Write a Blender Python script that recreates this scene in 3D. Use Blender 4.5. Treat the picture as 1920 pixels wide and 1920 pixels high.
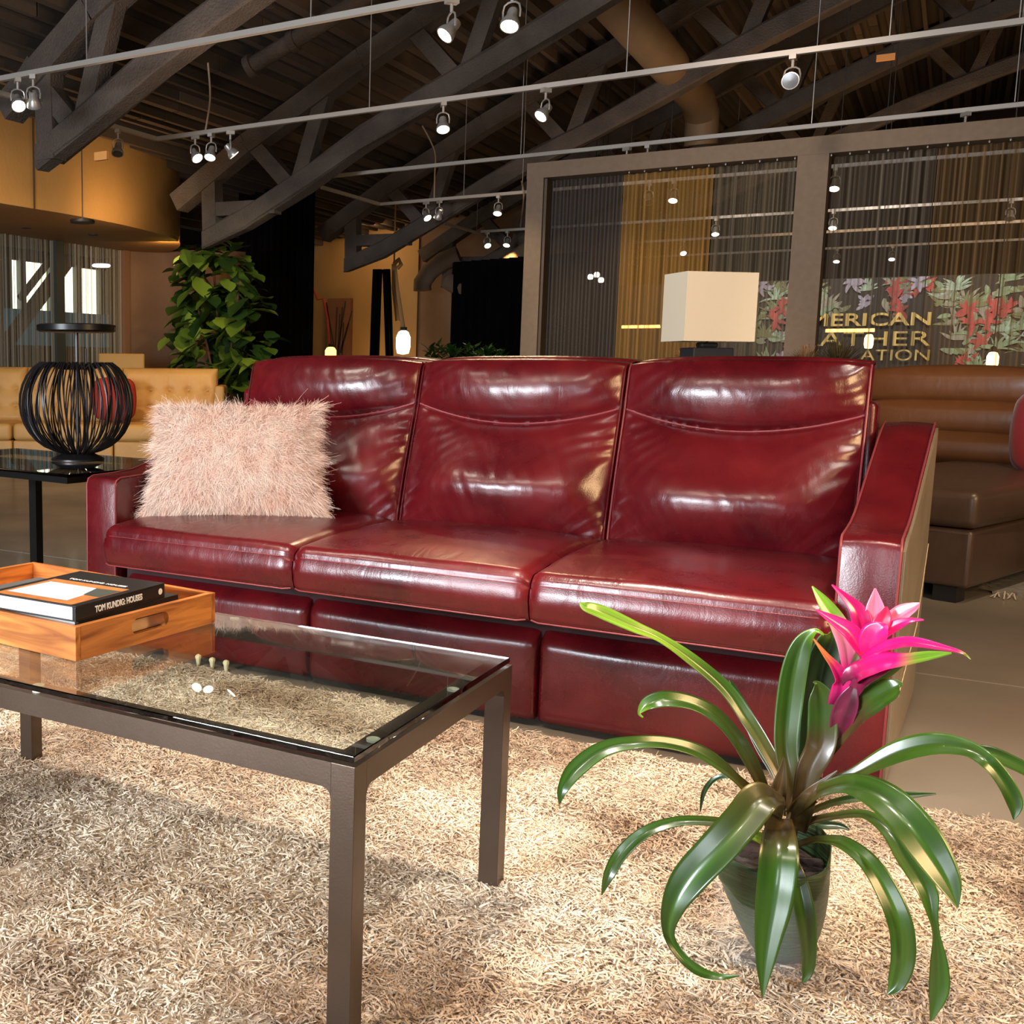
import bpy, bmesh, math, random
import numpy as np
from mathutils import Vector, Matrix, noise
random.seed(7); rng = np.random.default_rng(7)
for o in list(bpy.data.objects): bpy.data.objects.remove(o)
COL = bpy.context.scene.collection
SC = bpy.context.scene

# ------------------------------------------------------------------ camera
FPX, PX, PY, HC = 2041.923, 480.0, 960.0, 1.02
def _d(x, y):
    return Vector((x-PX, -(y-PY), -FPX)).normalized()
_X = -_d(-2750, 660); _Y = _d(1795, 700); _Z = _X.cross(_Y).normalized()
RM = Matrix((_X, _Y, _Z))                    # camera axes -> world
CAM = Vector((0, 0, HC))
cd = bpy.data.cameras.new('camera'); co = bpy.data.objects.new('camera', cd); COL.objects.link(co)
cd.sensor_width = 36; cd.lens = 36*FPX/1920; cd.shift_x = (960-PX)/1920; cd.shift_y = 0
cd.clip_start = 0.05; cd.clip_end = 100
M4 = RM.to_4x4(); M4.translation = CAM; co.matrix_world = M4
SC.camera = co
def ray(px, py): return RM @ Vector((px-PX, -(py-PY), -FPX))
def at(px, py, Y):                            # point of the photo at depth plane y = Y
    r = ray(px, py); return CAM + r*(Y/r.y)
def atz(px, py, z):
    r = ray(px, py); return CAM + r*((z-HC)/r.z)

# ------------------------------------------------------------------ world, light, exposure
W = bpy.data.worlds.new('world'); SC.world = W; W.use_nodes = True
W.node_tree.nodes['Background'].inputs[0].default_value = (1.0, 0.8, 0.6, 1)
W.node_tree.nodes['Background'].inputs[1].default_value = 0.06
SC.view_settings.view_transform = 'Standard'; SC.view_settings.look = 'None'
SC.view_settings.exposure = 0.3; SC.view_settings.gamma = 1.0; SC.view_settings.use_curve_mapping = False

def aim(o, t): o.rotation_euler = (Vector(t)-o.location).to_track_quat('-Z', 'Y').to_euler()
def area(name, loc, target, sx, sy, power, col):
    l = bpy.data.lights.new(name, 'AREA'); l.shape = 'RECTANGLE'; l.size = sx; l.size_y = sy
    l.energy = power; l.color = col
    o = bpy.data.objects.new(name, l); COL.objects.link(o); o.location = loc; aim(o, target); return o
def spot(name, loc, target, power, col, deg=60, blend=.6, r=.06):
    l = bpy.data.lights.new(name, 'SPOT'); l.energy = power; l.color = col; l.spot_size = math.radians(deg)
    l.spot_blend = blend; l.shadow_soft_size = r
    o = bpy.data.objects.new(name, l); COL.objects.link(o); o.location = loc; aim(o, target); return o
WARM = (1.0, .72, .42); NEUT = (1.0, .88, .74); AMB = (1.0, .55, .2); DAY = (.86, .93, 1.0)
# tall shop windows behind the photographer
area('daylight_window_light', (-3.4, -3.6, 1.75), (-1.6, 3, .7), 2.3, 1.8, 620, DAY)
area('daylight_window_light', (.9, -3.4, 1.9), (-.8, 3, .7), 1.0, 1.6, 55, DAY)
# warm shop lights to the right of the sofa
area('warm_side_light', (2.9, 2.2, 2.2), (-1.2, 3.6, .7), 1.1, 1.3, 110, (1, .66, .32))
# ceiling spots above the seating group (tracks nearer than the frame shows)
for i, (x, y, tx, ty, p, c) in enumerate([(-3.2, .6, -2.2, 3.3, 70, NEUT), (-1.7, .9, -1.3, 3.4, 90, NEUT), (-.2, 1.0, -.6, 3.3, 90, NEUT),
                             (-1.15, 2.3, -1.05, 2.35, 330, NEUT), (.3, 2.4, .0, 2.4, 230, NEUT), (-2.4, 1.9, -2.2, 2.0, 150, NEUT), (-2.9, 2.3, -2.2, 3.3, 75, NEUT),
                             (-1.5, .3, -1.3, 1.7, 120, NEUT), (.7, .9, 0, 2.0, 60, NEUT)]):
    spot('ceiling_spot_light', (x, y, 3.2), (tx, ty, 0.2), p, c, 52, .8, .07)

# unseen fill lamps added to brighten the roof and the far half of the hall
area('roof_fill', (-3.5, 6.0, 2.7), (-3.5, 7.5, 5), 3.0, .5, 12, (1, .72, .5)); area('roof_fill', (0, 12.5, 3.1), (0, 13.5, 6), 5, 1.0, 24, (1, .60, .28))
area('roof_fill', (-3.5, 11.2, 2.6), (-3.5, 12.5, 5), 3.0, .5, 11, (1, .70, .45)); area('roof_fill', (0, 17.5, 2.6), (0, 19, 6), 5, 1.0, 45, (1, .62, .3))
spot('frame_fill', (-1.2, 6.0, 3.1), (-1.0, 9.0, 1.6), 95, (1, .78, .60), 75, .8, .1)  # added spot without a fixture, lightens the frame posts
# ------------------------------------------------------------------ tags and builders
def tag(o, label=None, cat=None, group=None, kind=None):
    if label: o['label'] = label
    if cat: o['category'] = cat
    if group: o['group'] = group
    if kind: o['kind'] = kind
    return o
def thing(name, label, cat, loc=(0, 0, 0), rz=0, group=None):
    o = bpy.data.objects.new(name, None); COL.objects.link(o); o.location = loc; o.rotation_euler = (0, 0, rz)
    o.empty_display_size = .1
    return tag(o, label, cat, group)
def mk(name, verts, faces, mat, parent=None, smooth=False, mats=None, midx=None):
    me = bpy.data.meshes.new(name)
    me.from_pydata([tuple(v) for v in verts], [], faces); me.update()
    for m in (mats or [mat]): me.materials.append(m)
    if midx is not None: me.polygons.foreach_set('material_index', midx)
    if smooth: me.polygons.foreach_set('use_smooth', [True]*len(me.polygons))
    o = bpy.data.objects.new(name, me); COL.objects.link(o); o.parent = parent
    return o
def bevel(o, w, seg=2, angle=35):
    m = o.modifiers.new('bevel', 'BEVEL'); m.width = w; m.segments = seg; m.limit_method = 'ANGLE'; m.angle_limit = math.radians(angle)
    m.harden_normals = False
    return o
def smooth(o, ang=40):
    me = o.data
    me.polygons.foreach_set('use_smooth', [True]*len(me.polygons))
    bm = bmesh.new(); bm.from_mesh(me)
    for e in bm.edges:
        if len(e.link_faces) == 2 and e.calc_face_angle(0) > math.radians(ang): e.smooth = False
    bm.to_mesh(me); bm.free(); return o
class MB:
    def __init__(s): s.v = []; s.f = []; s.mi = []
    def add(s, vs, fs, mi=0):
        b = len(s.v); s.v += [tuple(v) for v in vs]; s.f += [tuple(b+i for i in f) for f in fs]; s.mi += [mi]*len(fs)
    def box(s, x0, x1, y0, y1, z0, z1, mi=0, M=None):
        vs = [Vector(p) for p in ((x0,y0,z0),(x1,y0,z0),(x1,y1,z0),(x0,y1,z0),(x0,y0,z1),(x1,y0,z1),(x1,y1,z1),(x0,y1,z1))]
        if M: vs = [M @ v for v in vs]
        s.add(vs, [(0,3,2,1),(4,5,6,7),(0,1,5,4),(1,2,6,5),(2,3,7,6),(3,0,4,7)], mi)
    def beam(s, a, b, w, h, up=(0,0,1), mi=0):
        a = Vector(a); b = Vector(b); d = (b-a); L = d.length; d.normalize(); up = Vector(up)
        sd = d.cross(up)
        if sd.length < 1e-4: sd = d.cross(Vector((0,1,0)))
        sd.normalize(); u = sd.cross(d)
        vs = []
        for p in (a, b):
            for i, j in ((-1,-1),(1,-1),(1,1),(-1,1)): vs.append(p+sd*(i*w/2)+u*(j*h/2))
        s.add(vs, [(0,1,2,3),(7,6,5,4),(0,4,5,1),(1,5,6,2),(2,6,7,3),(3,7,4,0)], mi)
    def tube(s, pts, r, n=8, mi=0, closed=False, cap=True):
        pts = [Vector(p) for p in pts]; k = len(pts); rs = r if isinstance(r, (list, tuple)) else [r]*k
        prev = None; vs = []
        for i, p in enumerate(pts):
            if closed: t = pts[(i+1) % k]-pts[i-1]
            else: t = pts[min(i+1, k-1)]-pts[max(i-1, 0)]
            t.normalize()
            if prev is None:
                a = Vector((0,0,1)) if abs(t.z) < .9 else Vector((1,0,0)); nrm = t.cross(a).normalized()
            else:
                nrm = (prev-t*prev.dot(t));
                nrm = nrm.normalized() if nrm.length > 1e-6 else t.orthogonal().normalized()
            prev = nrm; bn = t.cross(nrm)
            for j in range(n):
                an = 2*math.pi*j/n; vs.append(p+(nrm*math.cos(an)+bn*math.sin(an))*rs[i])
        fs = []
        for i in range(k if closed else k-1):
            i2 = (i+1) % k
            for j in range(n): fs.append((i*n+j, i*n+(j+1) % n, i2*n+(j+1) % n, i2*n+j))
        if cap and not closed: fs += [tuple(range(n-1, -1, -1)), tuple(range((k-1)*n, k*n))]
        s.add(vs, fs, mi)
    def lathe(s, prof, n=24, c=(0,0,0), mi=0, cap=True):
        vs = []; c = Vector(c)
        for r, z in prof:
            for j in range(n):
                a = 2*math.pi*j/n; vs.append(c+Vector((r*math.cos(a), r*math.sin(a), z)))
        fs = []
        for i in range(len(prof)-1):
            for j in range(n): fs.append((i*n+j, i*n+(j+1) % n, (i+1)*n+(j+1) % n, (i+1)*n+j))
        if cap:
            fs += [tuple(range(n-1, -1, -1)), tuple(range((len(prof)-1)*n, len(prof)*n))]
        s.add(vs, fs, mi)
    def build(s, name, mat, parent=None, sm=False, ang=40):
        mats = mat if isinstance(mat, list) else [mat]
        o = mk(name, s.v, s.f, None, parent, False, mats, s.mi)
        if sm: smooth(o, ang)
        return o
def box(name, x0, x1, y0, y1, z0, z1, mat, parent=None, bv=0, seg=2):
    b = MB(); b.box(x0, x1, y0, y1, z0, z1); o = b.build(name, mat, parent)
    if bv: bevel(o, bv, seg); smooth(o, 60) if seg > 2 else None
    return o
def grid_solid(name, F, nu, nv, T, mat, parent, closed_back=True):
    """front surface F(u,v)->Vector for u,v in 0..1, back offset by T (vector or function)"""
    vs = []; fs = []
    for j in range(nv+1):
        for i in range(nu+1): vs.append(F(i/nu, j/nv))
    n0 = len(vs)
    for j in range(nv+1):
        for i in range(nu+1):
            t = T(i/nu, j/nv) if callable(T) else T
            vs.append(t if callable(T) else vs[j*(nu+1)+i]+t)
    def q(i, j, k=0): return k*n0+j*(nu+1)+i
    for j in range(nv):
        for i in range(nu):
            fs.append((q(i,j), q(i+1,j), q(i+1,j+1), q(i,j+1)))
            fs.append((q(i,j,1), q(i,j+1,1), q(i+1,j+1,1), q(i+1,j,1)))
    for i in range(nu):
        fs.append((q(i,0), q(i,0,1), q(i+1,0,1), q(i+1,0))); fs.append((q(i,nv), q(i+1,nv), q(i+1,nv,1), q(i,nv,1)))
    for j in range(nv):
        fs.append((q(0,j), q(0,j+1), q(0,j+1,1), q(0,j,1))); fs.append((q(nu,j), q(nu,j,1), q(nu,j+1,1), q(nu,j+1)))
    return smooth(mk(name, vs, fs, mat, parent), 70)
def copy_tree(o, parent=None):
    c = o.copy(); COL.objects.link(c)
    if parent: c.parent = parent; c.matrix_parent_inverse = o.matrix_parent_inverse
    for ch in list(o.children): copy_tree(ch, c)
    return c
def smoothstep(a, b, x):
    t = min(1, max(0, (x-a)/(b-a))); return t*t*(3-2*t)

# ------------------------------------------------------------------ materials
def mat(name, col, rough=.6, metal=0, coat=0, spec=.5, col2=None, scale=5, bump=0, bscale=60, detail=6, contrast=.5,
        trans=0, emit=None, estr=0, stretch=(1,1,1), sheen=0, ior=1.5, coords='Object', island=None, coat_rough=.1, rough2=None):
    m = bpy.data.materials.new(name); m.use_nodes = True; nt = m.node_tree; N = nt.nodes; L = nt.links
    b = N['Principled BSDF']; b.inputs['Base Color'].default_value = (*col, 1); b.inputs['Roughness'].default_value = rough
    b.inputs['Metallic'].default_value = metal; b.inputs['Coat Weight'].default_value = coat; b.inputs['Coat Roughness'].default_value = coat_rough
    b.inputs['Specular IOR Level'].default_value = spec; b.inputs['IOR'].default_value = ior
    b.inputs['Transmission Weight'].default_value = trans; b.inputs['Sheen Weight'].default_value = sheen
    if emit: b.inputs['Emission Color'].default_value = (*emit, 1); b.inputs['Emission Strength'].default_value = estr
    tc = N.new('ShaderNodeTexCoord'); mp = N.new('ShaderNodeMapping'); mp.inputs['Scale'].default_value = stretch
    L.new(tc.outputs[coords], mp.inputs[0])
    if col2:
        n = N.new('ShaderNodeTexNoise'); n.inputs['Scale'].default_value = scale; n.inputs['Detail'].default_value = detail
        L.new(mp.outputs[0], n.inputs['Vector'])
        r = N.new('ShaderNodeValToRGB'); r.color_ramp.elements[0].position = .5-contrast/2; r.color_ramp.elements[1].position = .5+contrast/2
        r.color_ramp.elements[0].color = (*col, 1); r.color_ramp.elements[1].color = (*col2, 1)
        L.new(n.outputs['Fac'], r.inputs[0]); src = r.outputs[0]
        if island:
            g = N.new('ShaderNodeNewGeometry'); mx = N.new('ShaderNodeMix'); mx.data_type = 'RGBA'; mx.blend_type = 'MULTIPLY'
            r2 = N.new('ShaderNodeMapRange'); r2.inputs[3].default_value = island[0]; r2.inputs[4].default_value = island[1]
            L.new(g.outputs['Random Per Island'], r2.inputs[0]); L.new(r2.outputs[0], mx.inputs[7]); mx.inputs[0].default_value = 1
            L.new(src, mx.inputs[6]); src = mx.outputs[2]
        L.new(src, b.inputs['Base Color'])
        if rough2 is not None:
            mr = N.new('ShaderNodeMapRange'); mr.inputs[1].default_value = .35; mr.inputs[2].default_value = .65
            mr.inputs[3].default_value = rough; mr.inputs[4].default_value = rough2; L.new(n.outputs['Fac'], mr.inputs[0]); L.new(mr.outputs[0], b.inputs['Roughness'])
    if bump:
        n = N.new('ShaderNodeTexNoise'); n.inputs['Scale'].default_value = bscale; n.inputs['Detail'].default_value = 5
        L.new(mp.outputs[0], n.inputs['Vector'])
        bp = N.new('ShaderNodeBump'); bp.inputs['Strength'].default_value = min(1, bump); bp.inputs['Distance'].default_value = .01*max(1, bump)
        L.new(n.outputs['Fac'], bp.inputs['Height']); L.new(bp.outputs[0], b.inputs['Normal'])
    return m
def emis(name, col, s):
    m = bpy.data.materials.new(name); m.use_nodes = True; nt = m.node_tree; nt.nodes.clear()
    e = nt.nodes.new('ShaderNodeEmission'); e.inputs[0].default_value = (*col, 1); e.inputs[1].default_value = s
    o = nt.nodes.new('ShaderNodeOutputMaterial'); nt.links.new(e.outputs[0], o.inputs[0]); return m

def leather(name, c1, c2, rough=.27, cr=1.0, spec=.5, coat=.25):
    m = bpy.data.materials.new(name); m.use_nodes = True; nt = m.node_tree; N = nt.nodes; L = nt.links; b = N['Principled BSDF']
    tc = N.new('ShaderNodeTexCoord')
    n = N.new('ShaderNodeTexNoise'); n.inputs['Scale'].default_value = 3.2; n.inputs['Detail'].default_value = 8; n.inputs['Roughness'].default_value = .65
    L.new(tc.outputs['Object'], n.inputs['Vector'])
    r = N.new('ShaderNodeValToRGB'); r.color_ramp.elements[0].position = .28; r.color_ramp.elements[1].position = .66
    r.color_ramp.elements[0].color = (*c1, 1); r.color_ramp.elements[1].color = (*c2, 1)
    L.new(n.outputs['Fac'], r.inputs[0]); L.new(r.outputs[0], b.inputs['Base Color'])
    mr = N.new('ShaderNodeMapRange'); mr.inputs[1].default_value = .3; mr.inputs[2].default_value = .7; mr.inputs[3].default_value = rough-.05; mr.inputs[4].default_value = rough+.09
    L.new(n.outputs['Fac'], mr.inputs[0]); L.new(mr.outputs[0], b.inputs['Roughness'])
    b.inputs['Specular IOR Level'].default_value = spec; b.inputs['Coat Weight'].default_value = coat; b.inputs['Coat Roughness'].default_value = .22
    # pores
    v = N.new('ShaderNodeTexVoronoi'); v.inputs['Scale'].default_value = 260; L.new(tc.outputs['Object'], v.inputs['Vector'])
    # creases: stretched distorted noise
    mp = N.new('ShaderNodeMapping'); mp.inputs['Scale'].default_value = (11, 5, 4); mp.inputs['Rotation'].default_value = (0, .35, 0)
    L.new(tc.outputs['Object'], mp.inputs[0])
    n2 = N.new('ShaderNodeTexNoise'); n2.inputs['Scale'].default_value = 1.3; n2.inputs['Detail'].default_value = 5; n2.inputs['Distortion'].default_value = .8
    L.new(mp.outputs[0], n2.inputs['Vector'])
    b1 = N.new('ShaderNodeBump'); b1.inputs['Strength'].default_value = .12; b1.inputs['Distance'].default_value = .0012
    b2 = N.new('ShaderNodeBump'); b2.inputs['Strength'].default_value = .38*cr; b2.inputs['Distance'].default_value = .012
    L.new(v.outputs['Distance'], b1.inputs['Height']); L.new(n2.outputs['Fac'], b2.inputs['Height'])
    L.new(b1.outputs[0], b2.inputs['Normal']); L.new(b2.outputs[0], b.inputs['Normal'])
    return m
def wood(name, c1, c2, scale=1, axis='X'):
    m = bpy.data.materials.new(name); m.use_nodes = True; nt = m.node_tree; N = nt.nodes; L = nt.links; b = N['Principled BSDF']
    tc = N.new('ShaderNodeTexCoord'); mp = N.new('ShaderNodeMapping')
    mp.inputs['Scale'].default_value = (1.4, 16, 16) if axis == 'X' else (16, 1.4, 16)
    L.new(tc.outputs['Object'], mp.inputs[0])
    n = N.new('ShaderNodeTexNoise'); n.inputs['Scale'].default_value = 2.2*scale; n.inputs['Detail'].default_value = 4; n.inputs['Distortion'].default_value = 1.2
    L.new(mp.outputs[0], n.inputs['Vector'])
    r = N.new('ShaderNodeValToRGB'); e = r.color_ramp.elements; e[0].position = .33; e[1].position = .62; e[0].color = (*c2, 1); e[1].color = (*c1, 1)
    L.new(n.outputs['Fac'], r.inputs[0]); L.new(r.outputs[0], b.inputs['Base Color']); b.inputs['Roughness'].default_value = .42
    return m
def sheer(name, col, density, scale, base_alpha=.25, axis='x'):
    """string / mesh curtain cloth: thread pattern in the weave, clear between"""
    m = bpy.data.materials.new(name); m.use_nodes = True; nt = m.node_tree; N = nt.nodes; L = nt.links; b = N['Principled BSDF']
    b.inputs['Base Color'].default_value = (*col, 1); b.inputs['Roughness'].default_value = .7
    tc = N.new('ShaderNodeTexCoord'); sp = N.new('ShaderNodeMapping')
    sp.inputs['Scale'].default_value = (scale, 0, .02) if axis == 'x' else (0, scale, .02)
    L.new(tc.outputs['Object'], sp.inputs[0])
    n = N.new('ShaderNodeTexNoise'); n.inputs['Scale'].default_value = 1; n.inputs['Detail'].default_value = 3; L.new(sp.outputs[0], n.inputs['Vector'])
    mr = N.new('ShaderNodeMapRange'); mr.inputs[1].default_value = .5-density*.25; mr.inputs[2].default_value = .5+(1-density)*.3
    mr.inputs[3].default_value = base_alpha; mr.inputs[4].default_value = 1
    L.new(n.outputs['Fac'], mr.inputs[0]); L.new(mr.outputs[0], b.inputs['Alpha'])
    return m
RED = leather('burgundy_leather', (.040, .0016, .0040), (.125, .0050, .0075), .27, .55, .5, .15)
REDP = mat('burgundy_piping', (.22, .035, .04), .4)
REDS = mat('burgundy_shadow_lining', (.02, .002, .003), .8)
BRN = leather('brown_leather', (.115, .040, .012), (.155, .056, .018), .42, .5, .4, .05)
BRN2 = leather('grey_brown_leather', (.062, .036, .026), (.085, .050, .034), .38, .5, .5, .1)
GOLD = leather('mustard_leather', (.50, .28, .085), (.60, .35, .12), .5, .3, .4, .0)
STEEL = mat('bronze_metal', (.085, .058, .042), .33, .75, col2=(.11, .078, .058), scale=6, bump=.04, bscale=300)
BLACK = mat('black_metal', (.012, .011, .011), .35, .5)
BLK = mat('black_plastic', (.01, .01, .01), .5)
GREYM = mat('brushed_grey_metal', (.42, .40, .38), .38, .6)
WHITEP = mat('track_paint', (.36, .33, .30), .45, .2)
GLASS = mat('clear_glass', (.93, .98, .96), .0, trans=1, ior=1.5)
CONC = mat('polished_concrete', (.20, .165, .13), .42, col2=(.29, .24, .19), scale=1.3, detail=10, contrast=.5, bump=.03, bscale=40, rough2=.3, coat=.12)
DARKWOOD = mat('dark_sprayed_timber', (.048, .037, .031), .85, col2=(.095, .072, .058), scale=4, bump=1.2, bscale=55)
CEILM = mat('dark_roof_board', (.040, .028, .020), .9, col2=(.095, .062, .038), scale=1.2, stretch=(1, .25, 1), bump=.3, bscale=30, island=(.45, 1.5), contrast=.4)
OCHRE = mat('ochre_fabric_wall', (.30, .165, .050), .7, col2=(.37, .21, .070), scale=1.5, bump=.2, bscale=30, stretch=(1,1,.6))
BROWNW = mat('brown_plaster', (.10, .055, .030), .75, col2=(.20, .115, .06), scale=1.2, bump=.2, bscale=20)
FRAMEM = mat('taupe_frame_fabric', (.150, .105, .070), .75, col2=(.18, .128, .087), scale=20, bump=.15, bscale=200)
DRAPE = mat('black_velvet', (.003, .0025, .003), 1.0, spec=.05)
LEAF = mat('glossy_green_leaf', (.030, .115, .012), .26, spec=.6, col2=(.055, .19, .018), scale=3, stretch=(6,6,1), bump=.05, bscale=60, coat=.35)
LEAFY = mat('lime_leaf', (.14, .28, .02), .3, spec=.6, col2=(.23, .38, .04), scale=8, coat=.3)
LEAFD = mat('dark_green_leaf', (.012, .05, .010), .28, spec=.6, col2=(.03, .09, .012), scale=6, coat=.3)
LEAFB = mat('brown_green_leaf', (.06, .03, .012), .35, col2=(.08, .12, .02), scale=9, coat=.2)
PINK = mat('magenta_bract', (.72, .008, .20), .33, col2=(.85, .02, .26), scale=10, coat=.2)
PINKL = mat('pale_pink_bract', (.85, .14, .32), .35, col2=(.95, .45, .55), scale=30, coat=.2)
WINE = mat('wine_bract', (.22, .01, .06), .35, col2=(.32, .02, .09), scale=10, coat=.2)
SOIL = mat('potting_soil', (.016, .009, .007), .95, col2=(.04, .02, .015), scale=60, bump=1, bscale=90)
RUGM = mat('shag_pile', (.84, .70, .54), .9, col2=(.38, .26, .175), scale=2.3, detail=5, contrast=.24, island=(.78, 1.08), spec=.15)
RUGB = mat('rug_backing', (.60, .46, .34), .95)
FUR = mat('blush_sheepskin', (.95, .79, .69), .75, col2=(.90, .60, .48), scale=12, island=(.70, 1.06), spec=.2)
FURB = mat('blush_sheepskin_hide', (.75, .45, .36), .9)
TEAK = wood('teak_long_grain', (.60, .215, .042), (.26, .07, .013))
TEAKY = wood('teak_side_grain', (.60, .215, .042), (.24, .065, .012), 1, 'Y')
PAPER = mat('page_block', (.78, .74, .68), .8, col2=(.62, .6, .56), scale=3, stretch=(1,1,160), contrast=.3)
COVER = mat('black_book_cover', (.012, .012, .013), .35)
LIT = emis('lit_lamp_lens', (1.0, .84, .60), 9)
WHT = mat('white_ink', (.8, .8, .8), .5)
SKYW = emis('bright_daylight_outside', (.86, .88, .68), 1.25)
SHADE = mat('linen_shade', (.84, .69, .50), .8, bump=.1, bscale=200)
# ------------------------------------------------------------------ room
FL = -.03
tag(mk('floor', [(-18,-6,FL),(9,-6,FL),(9,30,FL),(-18,30,FL)], [(0,1,2,3)], CONC), kind='structure')
b = MB()   # saw-cut joints in the concrete
for y in (4.41, 8.6, 12.9): b.box(-12, 8, y-.004, y+.004, FL-.002, FL+.0012)
tag(b.build('trim_1', mat('joint_filler', (.30, .25, .20), .8)), kind='structure')
ZB = [(-9.5,1.2),(-6.9,2.22),(-6.3,2.42),(-5.6,2.76),(-5,3.07),(-4.4,3.34),(-3.7,3.62),(-3,3.92),(-2,4.37),(-1,4.78),(.2,5.2),(2,5.7),(5,6.2),(9,6.3)]
def zb(x):
    for (a, za), (c, zc) in zip(ZB, ZB[1:]):
        if a <= x <= c: return za+(zc-za)*(x-a)/(c-a)
    return ZB[-1][1]
def zroof(x): return zb(x)+1.02 if x > -6.6 else 3.38+(x+6.6)*.12
b = MB(); xs = np.arange(-10, 9.01, .5)
for xa, xc in zip(xs, xs[1:]):
    za, zc = zroof(xa)+.16, zroof(xc)+.16
    b.add([(xa,-6,za),(xc,-6,zc),(xc,30,zc),(xa,30,za)], [(0,3,2,1)])
x = -9.8
while x < 8.9:
    z = zroof(x); h = random.choice((.07, .1, .13)); w = random.choice((.05, .08, .11))
    yc = -6
    while yc < 30:
        yl = random.uniform(3, 6); b.box(x-w/2, x+w/2, yc, min(30, yc+yl)-.02, z+.155-h, z+.17); yc += yl
    x += random.uniform(.14, .2)
tag(b.build('ceiling', CEILM), kind='structure')
DARKWALL = mat('dark_wall_paint', (.03, .022, .018), .85)
tag(box('wall_back', -18, 9, 27, 27.2, FL, 7, DARKWALL), kind='structure')
tag(box('wall_right', 8.8, 9, -6, 27, FL, 7, DARKWALL), kind='structure')
tag(box('wall_front', -18, 9, -6.2, -6, FL, 7, DARKWALL), kind='structure')
tag(box('wall_left', -18.2, -18, -6, 27, FL, 7, DARKWALL), kind='structure')

# bulkhead: curved ochre face on the left, soffit, brown wall below
path = [(-7.62,2.5),(-7.6,5.5),(-7.56,7.5),(-7.52,8.5),(-7.62,9.6),(-7.9,10.6),(-8.5,11.4),(-9.3,11.9)]
def spl(pts, n):
    P = [Vector((*p, 0)) if len(p) == 2 else Vector(p) for p in pts]; out = []
    for i in range(len(P)-1):
        p0 = P[max(i-1,0)]; p1 = P[i]; p2 = P[i+1]; p3 = P[min(i+2,len(P)-1)]
        for k in range(n):
            t = k/n; out.append(.5*((2*p1)+(p2-p0)*t+(2*p0-5*p1+4*p2-p3)*t*t+(3*p1-p0-3*p2+p3)*t**3))
    return out+[P[-1]]
fp = spl(path, 8); b = MB()
vs = [(p.x,p.y,2.5) for p in fp]+[(p.x,p.y,5.2) for p in fp]; n = len(fp)
b.add(vs, [(i+1,i,n+i,n+i+1) for i in range(n-1)])
vs = [(p.x,p.y,2.5) for p in fp]+[(-10.2,max(2.5,p.y),2.5) for p in fp]
b.add(vs, [(i,i+1,n+i+1,n+i) for i in range(n-1)])
o = smooth(b.build('wall_bulkhead', OCHRE), 50); tag(o, kind='structure')
for yy in (7.85,): 
    tag(box('trim_2', -7.545, -7.53, yy-.006, yy+.006, 2.5, 5.0, mat('seam_shadow', (.05,.03,.015), .8)), kind='structure')
bp = spl([(-9.22,11.3),(-8.9,11.7),(-8.4,11.8),(-8.0,12.3),(-7.9,13.5)], 8); b = MB(); n = len(bp)
b.add([(p.x,p.y,FL) for p in bp]+[(p.x,p.y,2.52) for p in bp], [(i,i+1,n+i+1,n+i) for i in range(n-1)])
tag(smooth(b.build('wall_column', BROWNW), 50), kind='structure')
# window wall behind the gold sofa
WF = mat('window_frame_paint', (.05, .06, .055), .5)
tag(box('wall_window_head', -13.3, -13.1, 7, 20, 2.72, 3.4, DARKWALL), kind='structure')
tag(box('wall_window_sill', -13.3, -13.1, 7, 20, FL, 1.35, DARKWALL), kind='structure')
w = mk('window_1', [(-13.15,13.0,1.35),(-13.15,15.45,1.35),(-13.15,15.45,2.72),(-13.15,13.0,2.72)], [(0,1,2,3)], emis('daylight_panes', (.86,.88,.62), 2.6)); tag(w, kind='structure')
b = MB()
for y in (12.98, 13.3, 14.0, 14.66, 15.28): b.box(-13.14, -13.04, y-.06, y+.06, 1.35, 2.75)
b.build('window_frame', WF, w)
tag(box('wall_window_reveal', -13.3, -13.1, 15.45, 20, 1.35, 2.72, DARKWALL), kind='structure')
tag(box('wall_outside_blue', -13.1, -13.0, 12.9, 15.4, 1.35, 1.93, mat('blue_banner', (.03,.10,.13), .6, emit=(.05,.14,.18), estr=.2)), kind='structure')
b = MB()   # diagonal timber brace seen through the strings
b.beam((-11.2,9.66,-.03),(-11.2,12.75,2.95),.12,.17); b.beam((-11.2,11.35,1.95),(-11.2,12.2,2.75),.08,.08)
tag(b.build('timber_brace', DARKWOOD), 'slanted dark timber brace behind the string curtain at far left', 'brace')

def curtain(name, x0, y0, x1, y1, z0, z1, m, label, amp=.025, waves=18, cat='curtain', group=None, headrail=False):
    N_ = waves*6; vs = []; fs = []
    d = Vector((x1-x0, y1-y0, 0)); L_ = d.length; nn = Vector((-d.y, d.x, 0))/L_
    ph = 0
    for i in range(N_+1):
        t = i/N_; ph += random.uniform(.75, 1.25)*2*math.pi*waves/N_
        p = Vector((x0, y0, 0))+d*t+nn*(amp*math.sin(ph)*random.uniform(.7,1.1))
        vs += [(p.x, p.y, z0), (p.x, p.y, z1)]
    fs = [(2*i, 2*i+2, 2*i+3, 2*i+1) for i in range(N_)]
    o = mk(name, vs, fs, m, None, True); tag(o, label, cat, group); return o
S_GREY = sheer('grey_string', (.34, .32, .26), .35, 60, .08, 'y')
curtain('string_curtain', -9.3, 7.0, -9.25, 11.25, FL, 2.5, S_GREY, 'grey string curtain across the bright windows at far left', .03, 40)
tag(box('window_1_post', -9.3, -9.2, 9.93, 10.08, FL, 2.5, WF), kind='structure'); bpy.data.objects['window_1_post'].name = 'trim_3'
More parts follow.
